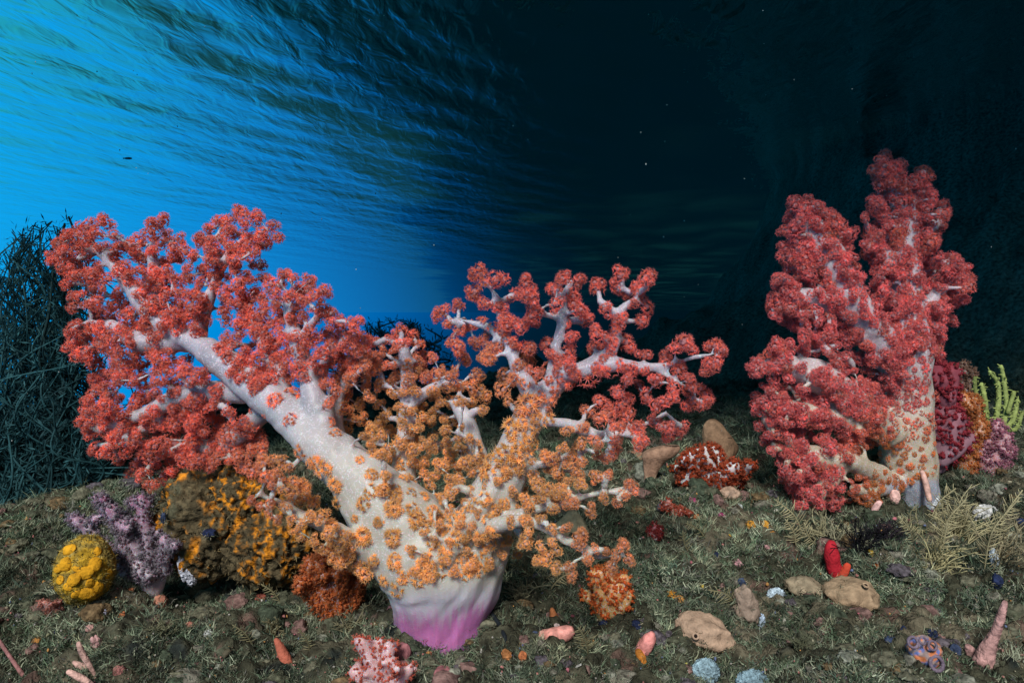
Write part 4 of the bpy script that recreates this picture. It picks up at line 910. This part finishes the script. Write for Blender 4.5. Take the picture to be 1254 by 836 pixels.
lump('sponge', 'bottle green knob of sponge just below the magenta foot', 537, 783, 9, 8, (.02, .09, .055), 'sponge', M_rough, amp=.2, seed=31, sub=4)
fingers('tunicate', 'coral pink barrel tunicate with a red mouth lying right of the magenta foot', [[(664, 780, 0, 9), (676, 779, -.005, 10), (690, 776, -.01, 10), (697, 773, -.012, 8)]], (.66, .29, .24), M_smooth, 'tunicate', part='body')
fingers('tunicate', 'salmon pink barrel tunicate standing on an orange stalk left of the beige lump', [[(784, 800, 0, 8), (790, 791, 0, 10), (796, 781, 0, 8), (798, 777, 0, 5)]], (.64, .25, .22), M_smooth, 'tunicate', part='body')
fingers('sponge', 'rusty orange stalk under the salmon barrel tunicate', [[(790, 818, .01, 4), (787, 808, .01, 6), (782, 798, .01, 5)]], (.48, .18, .03), M_spon, 'sponge')
fingers('sponge', 'rusty brown leaf of sponge behind the coral pink barrel tunicate', [[(684, 770, .02, 6), (679, 758, .02, 6), (676, 746, .02, 3)]], (.36, .13, .05), M_spon, 'sponge')
SCR = 'bright scraps of sponge on the turf'
scraps = [
    (937, 645, 4, 9, (.72, .35, .05), 'upright orange sausage of sponge in the turf below the crimson coral'),
    (919, 642, 6, 6, (.70, .33, .05), 'orange lump of sponge left of the upright orange sausage'),
    (946, 654, 5, 5, (.62, .26, .04), 'orange lump of sponge right below the upright orange sausage'),
    (893, 656, 3, 3, (.75, .42, .05), 'tiny orange dot of sponge below the rust red coral'),
    (823, 726, 6, 5, (.75, .32, .04), 'orange scrap of sponge right of the stubby cream coral'),
    (832, 732, 6, 5, (.75, .36, .10), 'two tone orange scrap of sponge touching the beige lump side'),
    (857, 714, 4, 3, (.75, .50, .04), 'golden speck of sponge above the beige lump'),
    (1066, 676, 4, 5, (.72, .45, .04), 'golden knob in the dark hollow right of the red finger sponge'),
    (1074, 692, 6, 5, (.68, .18, .05), 'orange red scrap right of the red finger sponge'),
    (859, 716, 3, 3, (.7, .5, .05), 'yellow fleck touching the golden speck above the beige lump'),
    (838, 811, 5, 4, (.66, .62, .12), 'yellow green scrap at the bottom below the beige lump'),
    (708, 820, 9, 6, (.68, .68, .62), 'white pebble shaped scrap at the bottom below the coral pink barrel'),
    (682, 766, 4, 4, (.70, .55, .52), 'whitish dot above the coral pink barrel tunicate'),
    (620, 800, 7, 6, (.52, .22, .08), 'orange brown scrap left of the coral pink barrel tunicate'),
    (640, 802, 6, 5, (.58, .20, .08), 'reddish orange scrap right of the dark thread'),
    (555, 745, 6, 4, (.72, .28, .18), 'salmon scrap on the turf beneath the magenta foot'),
    (580, 737, 3, 6, (.74, .42, .34), 'peach coloured tooth of sponge right beneath the magenta foot'),
    (525, 800, 4, 4, (.75, .22, .12), 'red orange bead under the bottle green knob'),
    (903, 688, 8, 5, (.62, .34, .36), 'pale pink scrap in the turf below the rust red coral'),
    (940, 669, 4, 3, (.64, .36, .36), 'small pale pink fleck below the orange sausage'),
    (848, 612, 5, 4, (.50, .07, .20), 'magenta crumb at the foot of the rust red coral, left side'),
    (884, 632, 6, 5, (.42, .05, .18), 'magenta crumb below the rust red coral, right side'),
    (853, 632, 4, 4, (.70, .26, .10), 'orange fleck right of the brick red tuft'),
    (905, 620, 5, 4, (.60, .66, .62), 'whitish crumb at the right below the rust red coral'),
    (350, 728, 4, 5, (.75, .32, .10), 'orange chip lying in front of the encrusted boulder'),
    (320, 730, 7, 5, (.34, .10, .07), 'maroon lump in the hollow under the encrusted boulder'),
    (111, 768, 6, 4, (.62, .36, .32), 'salmon crumb left of the upright pink oval'),
    (118, 785, 6, 9, (.60, .34, .32), 'upright pale pink oval above the pink rods'),
    (232, 764, 5, 4, (.62, .24, .18), 'red fleck on the turf below the white sponge scrap'),
    (255, 774, 6, 4, (.62, .64, .62), 'white crumb on the turf below the encrusted boulder'),
    (93, 765, 6, 3, (.45, .58, .66), 'pale blue chip under the yellow sponge'),
    (149, 752, 3, 5, (.75, .22, .08), 'orange red fleck at the foot of the mauve coral, left side'),
    (158, 754, 3, 3, (.72, .25, .08), 'orange red fleck at the foot of the mauve coral, right side'),
    (160, 722, 5, 4, (.60, .22, .10), 'rust red crumb touching the stem of the mauve coral'),
    (196, 735, 8, 8, (.55, .24, .16), 'salmon lump at the very base of the mauve coral'),
    (45, 783, 6, 4, (.60, .28, .08), 'orange crumb on the turf at the far left'),
    (145, 822, 8, 8, (.42, .18, .16), 'dull pink lump right of the pink rods'),
    (334, 674, 5, 5, (.52, .25, .32), 'lilac bead on the front of the encrusted boulder'),
]
for q, (a, b_, rx, ry, col, lab) in enumerate(scraps):
    lump('sponge', lab, a, b_, rx * .95, ry * .95, np.array(col) * .8, 'sponge', M_rough, amp=.42, freq=2.4, seed=50 + q, sub=4, group=SCR, tilt=rg.uniform(-40, 40), sink=1)
BLU = 'small blue tunicates'
blues = [(908, 713, 5, 6, 'blue tunicate alone in the turf between the rust red coral and the light blue scrap'), (877, 679, 3, 4, 'tiny blue tunicate in the turf right of the stubby cream coral'), (1221, 712, 6, 10, 'dark blue oval tunicate at the right edge above the pink horn'), (1094, 786, 9, 7, 'slate blue tunicate left of the speckled cluster at the bottom right'), (1142, 776, 6, 6, 'violet blue tunicate on top of the speckled cluster at the bottom right'), (1106, 773, 4, 7, 'upright blue tunicate between the slate blue one and the speckled cluster'), (1170, 795, 7, 7, 'dim blue tunicate right of the speckled cluster'), (779, 765, 6, 6, 'navy blue tunicate right below the stubby cream coral'), (795, 756, 4, 4, 'navy blue dot right of the larger navy tunicate'), (655, 776, 4, 4, 'blackish blue tunicate left of the coral pink barrel'), (740, 764, 7, 4, 'grey blue scrap at the foot of the stubby cream coral'), (1250, 640, 5, 6, 'blue tunicate cut by the right edge'), (200, 634, 3, 7, 'blue sliver on the left flank of the encrusted boulder'), (256, 652, 8, 5, 'grey blue patch on the face of the encrusted boulder')]
for q, (a, b_, rx, ry, lab) in enumerate(blues):
    dep = G1(290, 722) * (1 - 62 / F) if 'boulder' in lab else None
    lump('tunicate', lab, a, b_, rx, ry, (.022, .032, .08) if q % 3 else (.05, .07, .13), 'tunicate', M_rough, amp=.32, seed=90 + q, sub=3, group=BLU, depth=dep)
# speckled cluster of cups
y = G1(1132, 815); root = empty('tunicate_colony', P(1132, 815, y), 'speckled knot of blue, pink and orange cups at the bottom right', 'tunicates')
mb = MB(); blob(mb, P(1132, 798, y), np.array([20, 16, 18]) * y / F, (.3, .2, .16), .25, 3, 4, 4, colf=lambda V, Q, n: np.where(fbm(V * 5, 3, 2)[:, None] > .55, np.array([.55, .18, .07]), np.where(fbm(V * 5 + 4, 8, 2)[:, None] > .52, np.array([.12, .16, .36]), np.array([.30, .22, .2]))) * (.6 + .8 * fbm(V * 12, 2, 2))[:, None]); mb.build('body', M_spon, root)
for (a, b_, r) in ((1118, 786, 6), (1147, 812, 8), (1130, 784, 4), (1142, 790, 5)):
    q = P(a, b_, y - 18 * y / F); an = np.linspace(0, 2 * math.pi, 17); mo = MB(); bs = basis(np.array([.1, -1, .35]))
    tube(mo, q + r * y / F * (np.cos(an)[:, None] * bs[:, 0] + np.sin(an)[:, None] * bs[:, 1]), r * .3 * y / F, (.17, .13, .17), n=7, round_end=False); mo.build('cup', M_smooth, root)
# dark thread
y = G1(620, 790); mb = MB(); s = spline(np.array([P(a, b_, y + d) for a, b_, d in [(580, 738, .10), (598, 752, .06), (610, 768, .03), (620, 790, 0), (622, 806, -.02), (614, 822, -.03), (604, 834, -.04)]]), .006)
tube(mb, s + np.array([0, 0, .006]), .0028, (.012, .016, .02), n=7); tag(mb.build('sea_thread', M_spon, origin=s[0]), 'dark curved thread like stalk hanging down right of the magenta foot', 'stalk')

# ------------------------------------------------------------------ hydroids (feathers and sprays)
def feather(name, label, base, tip, n, pl, col, rg, bend=0, dy=0, group=None, w=.7):
    y = G1(*base) + dy; k = y / F; mb = MB()
    a, b_ = np.array(base, float), np.array(tip, float); m = (a + b_) / 2 + bend * np.array([-(b_ - a)[1], (b_ - a)[0]])
    s = spline(np.array([P(*a, y), P(*m, y - .01), P(*b_, y - .015)]), np.linalg.norm(b_ - a) * k / n)
    tube(mb, s, w * 1.3 * k, np.asarray(col) * .8, n=5)
    T = nrm(np.gradient(s, axis=0)); nv = np.array([0, -1.0, .2])
    for i in range(2, len(s) - 1):
        u = nrm(np.cross(T[i], nv)); ln = pl * k * math.sin(math.pi * min(1, .25 + .72 * i / len(s))) * rg.uniform(.85, 1.15)
        for sg_ in (-1, 1):
            if rg.random() < .14: continue
            ln = pl * k * math.sin(math.pi * min(1, .25 + .72 * i / len(s))) * rg.uniform(.55, 1.2)
            e = s[i] + (u * sg_ * .85 + T[i] * rg.uniform(.2, .8)) * ln + np.array([0, rg.uniform(-.9, .4), rg.uniform(-.2, .3)]) * ln * .4
            mid = (s[i] + e) / 2 + T[i] * ln * -.04
            tube(mb, np.array([s[i], mid, e]), [w * .8 * k, w * .7 * k, w * .35 * k], np.asarray(col) * rg.uniform(.85, 1.2), n=4, round_end=False)
    return tag(mb.build(name, M_turf, origin=P(*base, y)), label, 'hydroid', group)
HY_ = 'feathery hydroids'
KH = (.34, .31, .17)
for (bs_, tp, n, pl, bend, lab) in [
    ((720, 800), (708, 768), 9, 17, .1, 'fern like hydroid with wide side arms right of the coral pink barrel'),
    ((655, 708), (625, 690), 9, 13, .1, 'grey feather hydroid right under the white stalk base of the large coral'),
    ((700, 712), (650, 694), 12, 14, .12, 'long arching feather hydroid right of the stalk base'),
    ((672, 725), (700, 700), 8, 12, -.1, 'grey feather hydroid leaning right, left of the stubby cream coral'),
    ((985, 660), (950, 612), 14, 16, .12, 'cream feather hydroid with long comb teeth under the crimson coral'),
    ((975, 668), (962, 636), 10, 14, .1, 'shorter cream feather hydroid in front of the long combed one'),
    ((1000, 668), (985, 640), 8, 12, -.1, 'cream feather hydroid leaning on the grey flap below the crimson coral'),
    ((1142, 640), (1170, 598), 15, 18, -.14, 'dense pale hydroid plume right of the crimson coral foot'),
    ((1150, 668), (1182, 612), 16, 20, -.1, 'largest pale hydroid plume, sweeping right'),
    ((1135, 690), (1160, 640), 14, 18, .12, 'pale hydroid plume hanging low below the largest plume'),
    ((1120, 668), (1100, 632), 10, 12, .1, 'thin hydroid plume left of the pale sprays'),
    ((1205, 700), (1248, 610), 18, 18, -.12, 'tall straw coloured hydroid plume at the right edge'),
    ((1222, 670), (1252, 600), 14, 16, -.1, 'straw coloured plume behind the tall one at the right edge'),
    ((865, 660), (840, 640), 9, 11, .1, 'olive fern hydroid below the brick red tuft'),
    ((848, 682), (836, 650), 9, 11, -.1, 'yellow green fern hydroid standing left of the olive one'),
    ((905, 745), (868, 722), 10, 15, .16, 'drooping grey fern hydroid above the beige lump'),
    ((380, 800), (366, 770), 9, 9, .1, 'ochre hydroid stalk right of the red brown cigar'),
    ((345, 740), (320, 715), 9, 9, .1, 'brown hydroid in front of the encrusted boulder'),
    ((310, 790), (285, 765), 8, 12, .1, 'olive hydroid low on the turf left of the red brown cigar')]:
    col = KH if 'cream' not in lab and 'pale' not in lab and 'straw' not in lab else (.50, .45, .26)
    feather('hydroid', lab, bs_, tp, n, pl, np.array(col) * rg.uniform(.8, 1.05), rg, bend, group=HY_)
def spray(name, label, base, ntw, ln, col, rg, lean=(0, 1), w=.9, group=None, dy=0, droop=.3):
    """wiry bush of thin forked twigs"""
    y = G1(*base) + dy; k = y / F; mb = MB(); b0 = P(*base, y)
    for _ in range(ntw):
        d = nrm(np.array([lean[0] + rg.normal(0, .5), rg.normal(-.25, .4), lean[1] + rg.normal(0, .35)])); L_ = ln * k * rg.uniform(.5, 1.1)
        st = b0 + rg.normal(0, .12, 3) * ln * k; p1 = st + d * L_ * .5 + rg.normal(0, .08, 3) * L_; p2 = p1 + (d + np.array([rg.normal(0, .3), 0, -droop])) * L_ * .5
        s = spline(np.array([st, p1, p2]), L_ / 8); tube(mb, s, np.linspace(w, w * .4, len(s)) * k, np.asarray(col) * rg.uniform(.7, 1.3), n=4, round_end=False)
        for i in range(2, len(s) - 1):
            if rg.random() < .75:
                e = s[i] + nrm(d + rg.normal(0, .8, 3)) * L_ * .22; tube(mb, np.array([s[i], e]), [w * .6 * k, w * .3 * k], np.asarray(col) * rg.uniform(.7, 1.3), n=4, round_end=False)
    return tag(mb.build(name, M_turf, origin=b0), label, 'hydroid', group)
for (bs_, n, ln, col, lean, lab) in [
    ((1165, 660), 46, 62, (.46, .42, .24), (.15, 1), 'big tangled straw spray of hydroids right of the crimson coral foot'),
    ((1145, 700), 34, 50, (.42, .38, .20), (.1, .6), 'drooping straw spray of hydroids below the big tangled one'),
    ((1115, 655), 20, 34, (.34, .32, .18), (-.3, 1), 'thin straw spray of hydroids at the foot of the crimson coral'),
    ((1225, 690), 34, 70, (.38, .33, .20), (.25, 1), 'long straw spray of hydroids at the right edge'),
    ((1010, 660), 22, 40, (.40, .37, .22), (-.4, 1), 'spiky cream spray of hydroids beneath the crimson coral'),
    ((1025, 668), 20, 34, (.36, .34, .22), (.3, 1), 'lacy cream spray of hydroids right beneath the crimson coral'),
    ((1055, 676), 40, 46, (.012, .012, .016), (0, 1), 'black wiry bush right of the red finger sponge'),
    ((1080, 660), 24, 32, (.03, .022, .03), (.2, 1), 'black wiry bush behind the golden knob'),
    ((640, 735), 30, 34, (.30, .29, .18), (-.2, .9), 'grey wiry hydroid bush at the right side of the magenta foot'),
    ((690, 705), 30, 38, (.26, .26, .16), (-.3, .9), 'grey wiry hydroid bush left of the stubby cream coral'),
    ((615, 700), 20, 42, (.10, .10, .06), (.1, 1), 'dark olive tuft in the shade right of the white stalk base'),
    ((980, 800), 26, 34, (.14, .15, .09), (-.2, 1), 'olive wiry bush at the bottom right of the beige lump'),
    ((200, 780), 26, 30, (.22, .22, .13), (0, 1), 'olive grey wiry bush on the turf below the mauve coral'),
    ((430, 775), 24, 34, (.24, .22, .13), (-.1, 1), 'olive grey wiry bush left of the magenta foot'),
    ((335, 775), 22, 30, (.20, .18, .10), (.1, 1), 'brown wiry bush under the orange bristly coral')]:
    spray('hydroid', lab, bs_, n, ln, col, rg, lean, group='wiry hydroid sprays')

# ------------------------------------------------------------------ algae turf : countless short blades
def turf(name, npts, ypx, per, len_px, wid_px, cols, seed, spread=.9, xr=(-260, 1520), jitter=.006):
    r = np.random.default_rng(seed); px = r.uniform(*xr, npts); py = r.uniform(*ypx, npts)
    d = G(px, py, n=160, ymax=3.2); ok = ~np.isnan(d); px, py, d = px[ok], py[ok], d[ok]
    x = (px - HX) / F * d; z = HL(x, d); base = np.stack([x, d, z - .004], -1)
    keep = fbm(base * 14, seed, 3) > r.uniform(.22, .52, len(base)); base = base[keep]; d = d[keep]
    b0 = np.repeat(base, per, 0) + r.normal(0, jitter, (len(base) * per, 3)) * np.array([1, 1, .3]); dd = np.repeat(d, per)
    n = len(b0); dr = nrm(np.stack([r.normal(0, spread, n), r.normal(-.2, spread, n), np.ones(n)], -1)); ln = r.uniform(*len_px, n) * (.5 + .5 * np.repeat(r.uniform(.4, 1.3, len(base)), per)) * dd / F
    sd = nrm(np.cross(dr, r.normal(0, 1, (n, 3)))); w = r.uniform(*wid_px, n) * dd / F
    b2 = nrm(dr + r.normal(0, .5, (n, 3))); m = b0 + dr * ln[:, None] * .55; e = m + b2 * ln[:, None] * .5
    V = np.stack([b0 - sd * w[:, None], b0 + sd * w[:, None], m - sd * w[:, None] * .8, m + sd * w[:, None] * .8, e], 1).reshape(-1, 3)
    i = np.arange(n)[:, None] * 5; Fq = np.concatenate([i + np.array([[0, 1, 3]]), i + np.array([[0, 3, 2]]), i + np.array([[2, 3, 4]])], 1).reshape(-1, 3)
    cols = np.asarray(cols); ci = np.repeat(r.integers(0, len(cols), len(base)), per); cc = cols[ci] * r.uniform(.55, 1.5, n)[:, None]
    tint = fbm(b0 * 5, seed + 4, 3)[:, None]; cc = cc * (.15 + 1.3 * tint ** 1.3) * 1.7 * np.array([.88, 1.04, .98])
    farw = sm(1.75, 2.8, b0[:, 1])[:, None]; cc = cc * (1 - farw) + np.array([.012, .05, .045]) * farw  # distant blades go dark teal, the far gloom painted into their colour
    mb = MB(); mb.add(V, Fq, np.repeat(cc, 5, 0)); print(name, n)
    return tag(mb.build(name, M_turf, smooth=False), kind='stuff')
TC = [(.16, .17, .12), (.09, .11, .075), (.19, .18, .13), (.06, .08, .06), (.25, .23, .17), (.12, .10, .09), (.05, .055, .035), (.10, .13, .08)]
turf('algae_turf', 34000, (470, 900), 16, (4, 12), (.35, .75), TC, 1, spread=1.15, jitter=.008)
turf('algae_tufts', 2200, (520, 900), 26, (7, 18), (.35, .8), TC, 2, spread=.9, jitter=.006)
turf('hydroid_turf', 2600, (540, 900), 34, (8, 22), (.22, .42), [(.34, .31, .21), (.24, .24, .17), (.18, .20, .14), (.40, .37, .28)], 3, spread=1.0, jitter=.004)
r = np.random.default_rng(15); n = 2600
px = r.uniform(-200, 1460, n); py = r.uniform(540, 900, n); d = G(px, py, n=160, ymax=3.0); ok = ~np.isnan(d); px, d = px[ok], d[ok]; n = len(d)
x = (px - HX) / F * d; cen = np.stack([x, d, HL(x, d)], -1); V, Fc = ICO[3]; rub = fbm(cen * 6, 91, 2) > r.uniform(.30, .62, n); cen, d = cen[rub], d[rub]; n = len(d)
cols = np.array([(.10, .095, .065), (.16, .14, .10), (.20, .17, .14), (.24, .13, .12), (.13, .10, .12), (.26, .24, .20), (.07, .08, .055), (.18, .11, .06)])
kc = r.choice(len(cols), n, p=[.22, .18, .12, .10, .08, .08, .14, .08]); mb = MB(); rad = (r.lognormal(0, .45, n) * 5.2).clip(2.5, 15) * d / F
for q in range(n):
    nz_ = fbm(V * 1.7 + q * 3.1, q % 50, 3) - .5; n2 = fbm(V * 6 + q, 7, 2) - .5
    Q = V * (1 + 1.1 * nz_ + .5 * n2)[:, None] * rad[q] * np.array([r.uniform(.8, 1.5), r.uniform(.8, 1.4), r.uniform(.5, .95)]) + cen[q]
    mb.add(Q, Fc, cols[kc[q]] * np.array([.68, .76, .72]) * (.5 + 1.6 * np.clip(n2 + .35 + nz_ * .4, 0, 1))[:, None])
tag(mb.build('reef_rubble', M_rough), kind='stuff')
# grit : shell crumbs and coralline specks among the turf
r = np.random.default_rng(5); npx_ = 7000
px = r.uniform(-200, 1460, npx_); py = r.uniform(560, 900, npx_); d = G(px, py, n=160, ymax=3.0); ok = ~np.isnan(d); px, d = px[ok], d[ok]
x = (px - HX) / F * d; base = np.stack([x, d, HL(x, d) + .002], -1); mb = MB(); V, Fc = ICO[1]
cols = np.array([(.28, .26, .18), (.22, .19, .13), (.38, .36, .32), (.38, .16, .14), (.30, .10, .12), (.10, .13, .22), (.46, .24, .08), (.2, .2, .12), (.16, .14, .09)])
pr = np.array([.2, .2, .1, .1, .06, .05, .05, .14, .10])
n = len(base); sc = r.lognormal(0, .4, n) * 1.05 * d / F
Q = base[:, None] + (V * (1 + .3 * r.normal(0, 1, (n, len(V), 1)))) * sc[:, None, None] * r.uniform(.5, 1.3, (n, 1, 3)) + r.normal(0, .004, (n, 1, 3))
Fa = (Fc[None] + np.arange(n)[:, None, None] * len(V)).reshape(-1, 3); cc = np.repeat(cols[r.choice(len(cols), n, p=pr)] * r.uniform(.6, 1.3, (n, 1)), len(V), 0)
mb.add(Q.reshape(-1, 3), Fa, cc); tag(mb.build('shell_grit', M_spon), kind='stuff')

# ------------------------------------------------------------------ seaweed at the left and beyond
def seaweed(name, label, base, depth, tips, per, col, rg, thick=1.6, sway=.08, leaf=True):
    root_z = H(P(*base, depth)[0], depth); b0 = np.array([P(*base, depth)[0], depth, float(root_z)]); k = depth / F; mb = MB()
    for (tx, ty) in tips:
        for _ in range(per):
            e = P(tx + rg.normal(0, 10), ty + abs(rg.normal(0, 26)), depth + rg.uniform(-.14, .14)); st = b0 + np.array([rg.normal(0, .06) + (e[0] - b0[0]) * .55, rg.uniform(-.12, .12), 0]); st[2] = HL(st[0], st[1]) - .01
            ms = [st + (e - st) * u + rg.normal(0, sway * .55, 3) * np.array([1, .8, .35]) for u in (.18, .36, .54, .72, .86)]
            s = spline(np.array([st] + ms + [e]), .022); cc = np.asarray(col) * rg.uniform(.5, 1.5)
            tube(mb, s, np.linspace(thick, thick * .5, len(s)) * k, cc, n=5)
            if leaf:
                for i in range(1, len(s)):
                    for _ in range(4):
                        d = nrm(rg.normal(0, 1, 3) + np.array([0, 0, .5])); q = s[i] + rg.normal(0, .008, 3); ln = rg.uniform(4, 13) * k; sd = nrm(np.cross(d, rg.normal(0, 1, 3))) * ln * .08
                        mb.add(np.array([q, q + d * ln * .5 + sd, q + d * ln, q + d * ln * .5 - sd]), [[0, 1, 2, 3]], cc * rg.uniform(.7, 1.3))
    return tag(mb.build(name, M_weed, origin=b0), label, 'seaweed')
rg = np.random.default_rng(77)
WD = (.024, .085, .095)  # thicket colour lifted towards teal, underwater haze painted in
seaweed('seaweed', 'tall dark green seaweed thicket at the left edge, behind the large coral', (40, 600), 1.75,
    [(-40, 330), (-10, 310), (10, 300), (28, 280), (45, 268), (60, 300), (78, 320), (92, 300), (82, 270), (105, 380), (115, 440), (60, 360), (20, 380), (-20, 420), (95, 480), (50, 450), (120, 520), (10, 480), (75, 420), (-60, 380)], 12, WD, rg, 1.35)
seaweed('seaweed', 'single curled frond of seaweed rising beside the left tip of the large coral', (80, 420), 1.72, [(78, 262), (84, 268)], 2, (.02, .05, .05), rg, 2.6, .05)
def far_weed(name, label, px, base_py, top_py, w, depth, n, rg):
    return seaweed(name, label, (px, base_py), depth, [(px + rg.uniform(-w, w), top_py + rg.uniform(0, 16)) for _ in range(n)], 2, (.03, .11, .14), rg, 1.6, .12)  # bluish teal colour stands in for haze over the distant weed
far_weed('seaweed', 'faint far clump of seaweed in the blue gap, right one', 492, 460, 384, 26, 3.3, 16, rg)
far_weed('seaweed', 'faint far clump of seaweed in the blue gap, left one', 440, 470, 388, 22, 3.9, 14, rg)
# a tiny fish in the blue
mb = MB(); c = P(157, 194, 2.4); blob(mb, c, np.array([5.0, 1.2, 1.5]) * 2.4 / F, (.02, .08, .14), .05, 2, 1, 3); root = empty('fish', c, 'tiny dark fish far off in the blue water above the large coral', 'fish')
mb.build('body', M_smooth, root); mo = MB(); kk = 2.4 / F; q = c + np.array([-4.6, 0, 0]) * kk
mo.add(np.array([q + np.array([.6, -.2, 0]) * kk, q + np.array([.6, .2, 0]) * kk, q + np.array([-2.4, .1, 1.5]) * kk, q + np.array([-1.6, .1, 0]) * kk, q + np.array([-2.4, .1, -1.5]) * kk]), [[0, 2, 3], [0, 3, 4], [1, 3, 2], [1, 4, 3]], (.02, .08, .14)); mo.build('tail', M_smooth, root)

# drifting particles in the water
r = np.random.default_rng(8); n = 170; V, Fc = ICO[1]
px = r.uniform(-100, 1350, n); py = r.uniform(-20, 640, n); d = r.uniform(.6, 2.4, n); cen = np.stack([(px - HX) / F * d, d, -(py - HY) / F * d], -1); mb = MB()
for q in range(n): mb.add(V * (1 + .5 * r.normal(0, 1, V.shape)) * r.uniform(.25, .8) * d[q] / F * np.array([1, 1, r.uniform(.6, 2)]) + cen[q], Fc, np.array([.4, .42, .40]) * r.uniform(.4, 1.2))
tag(mb.build('drifting_particles', M_spon), kind='stuff')
for o in bpy.data.objects:
    if '_o' in o: del o['_o']
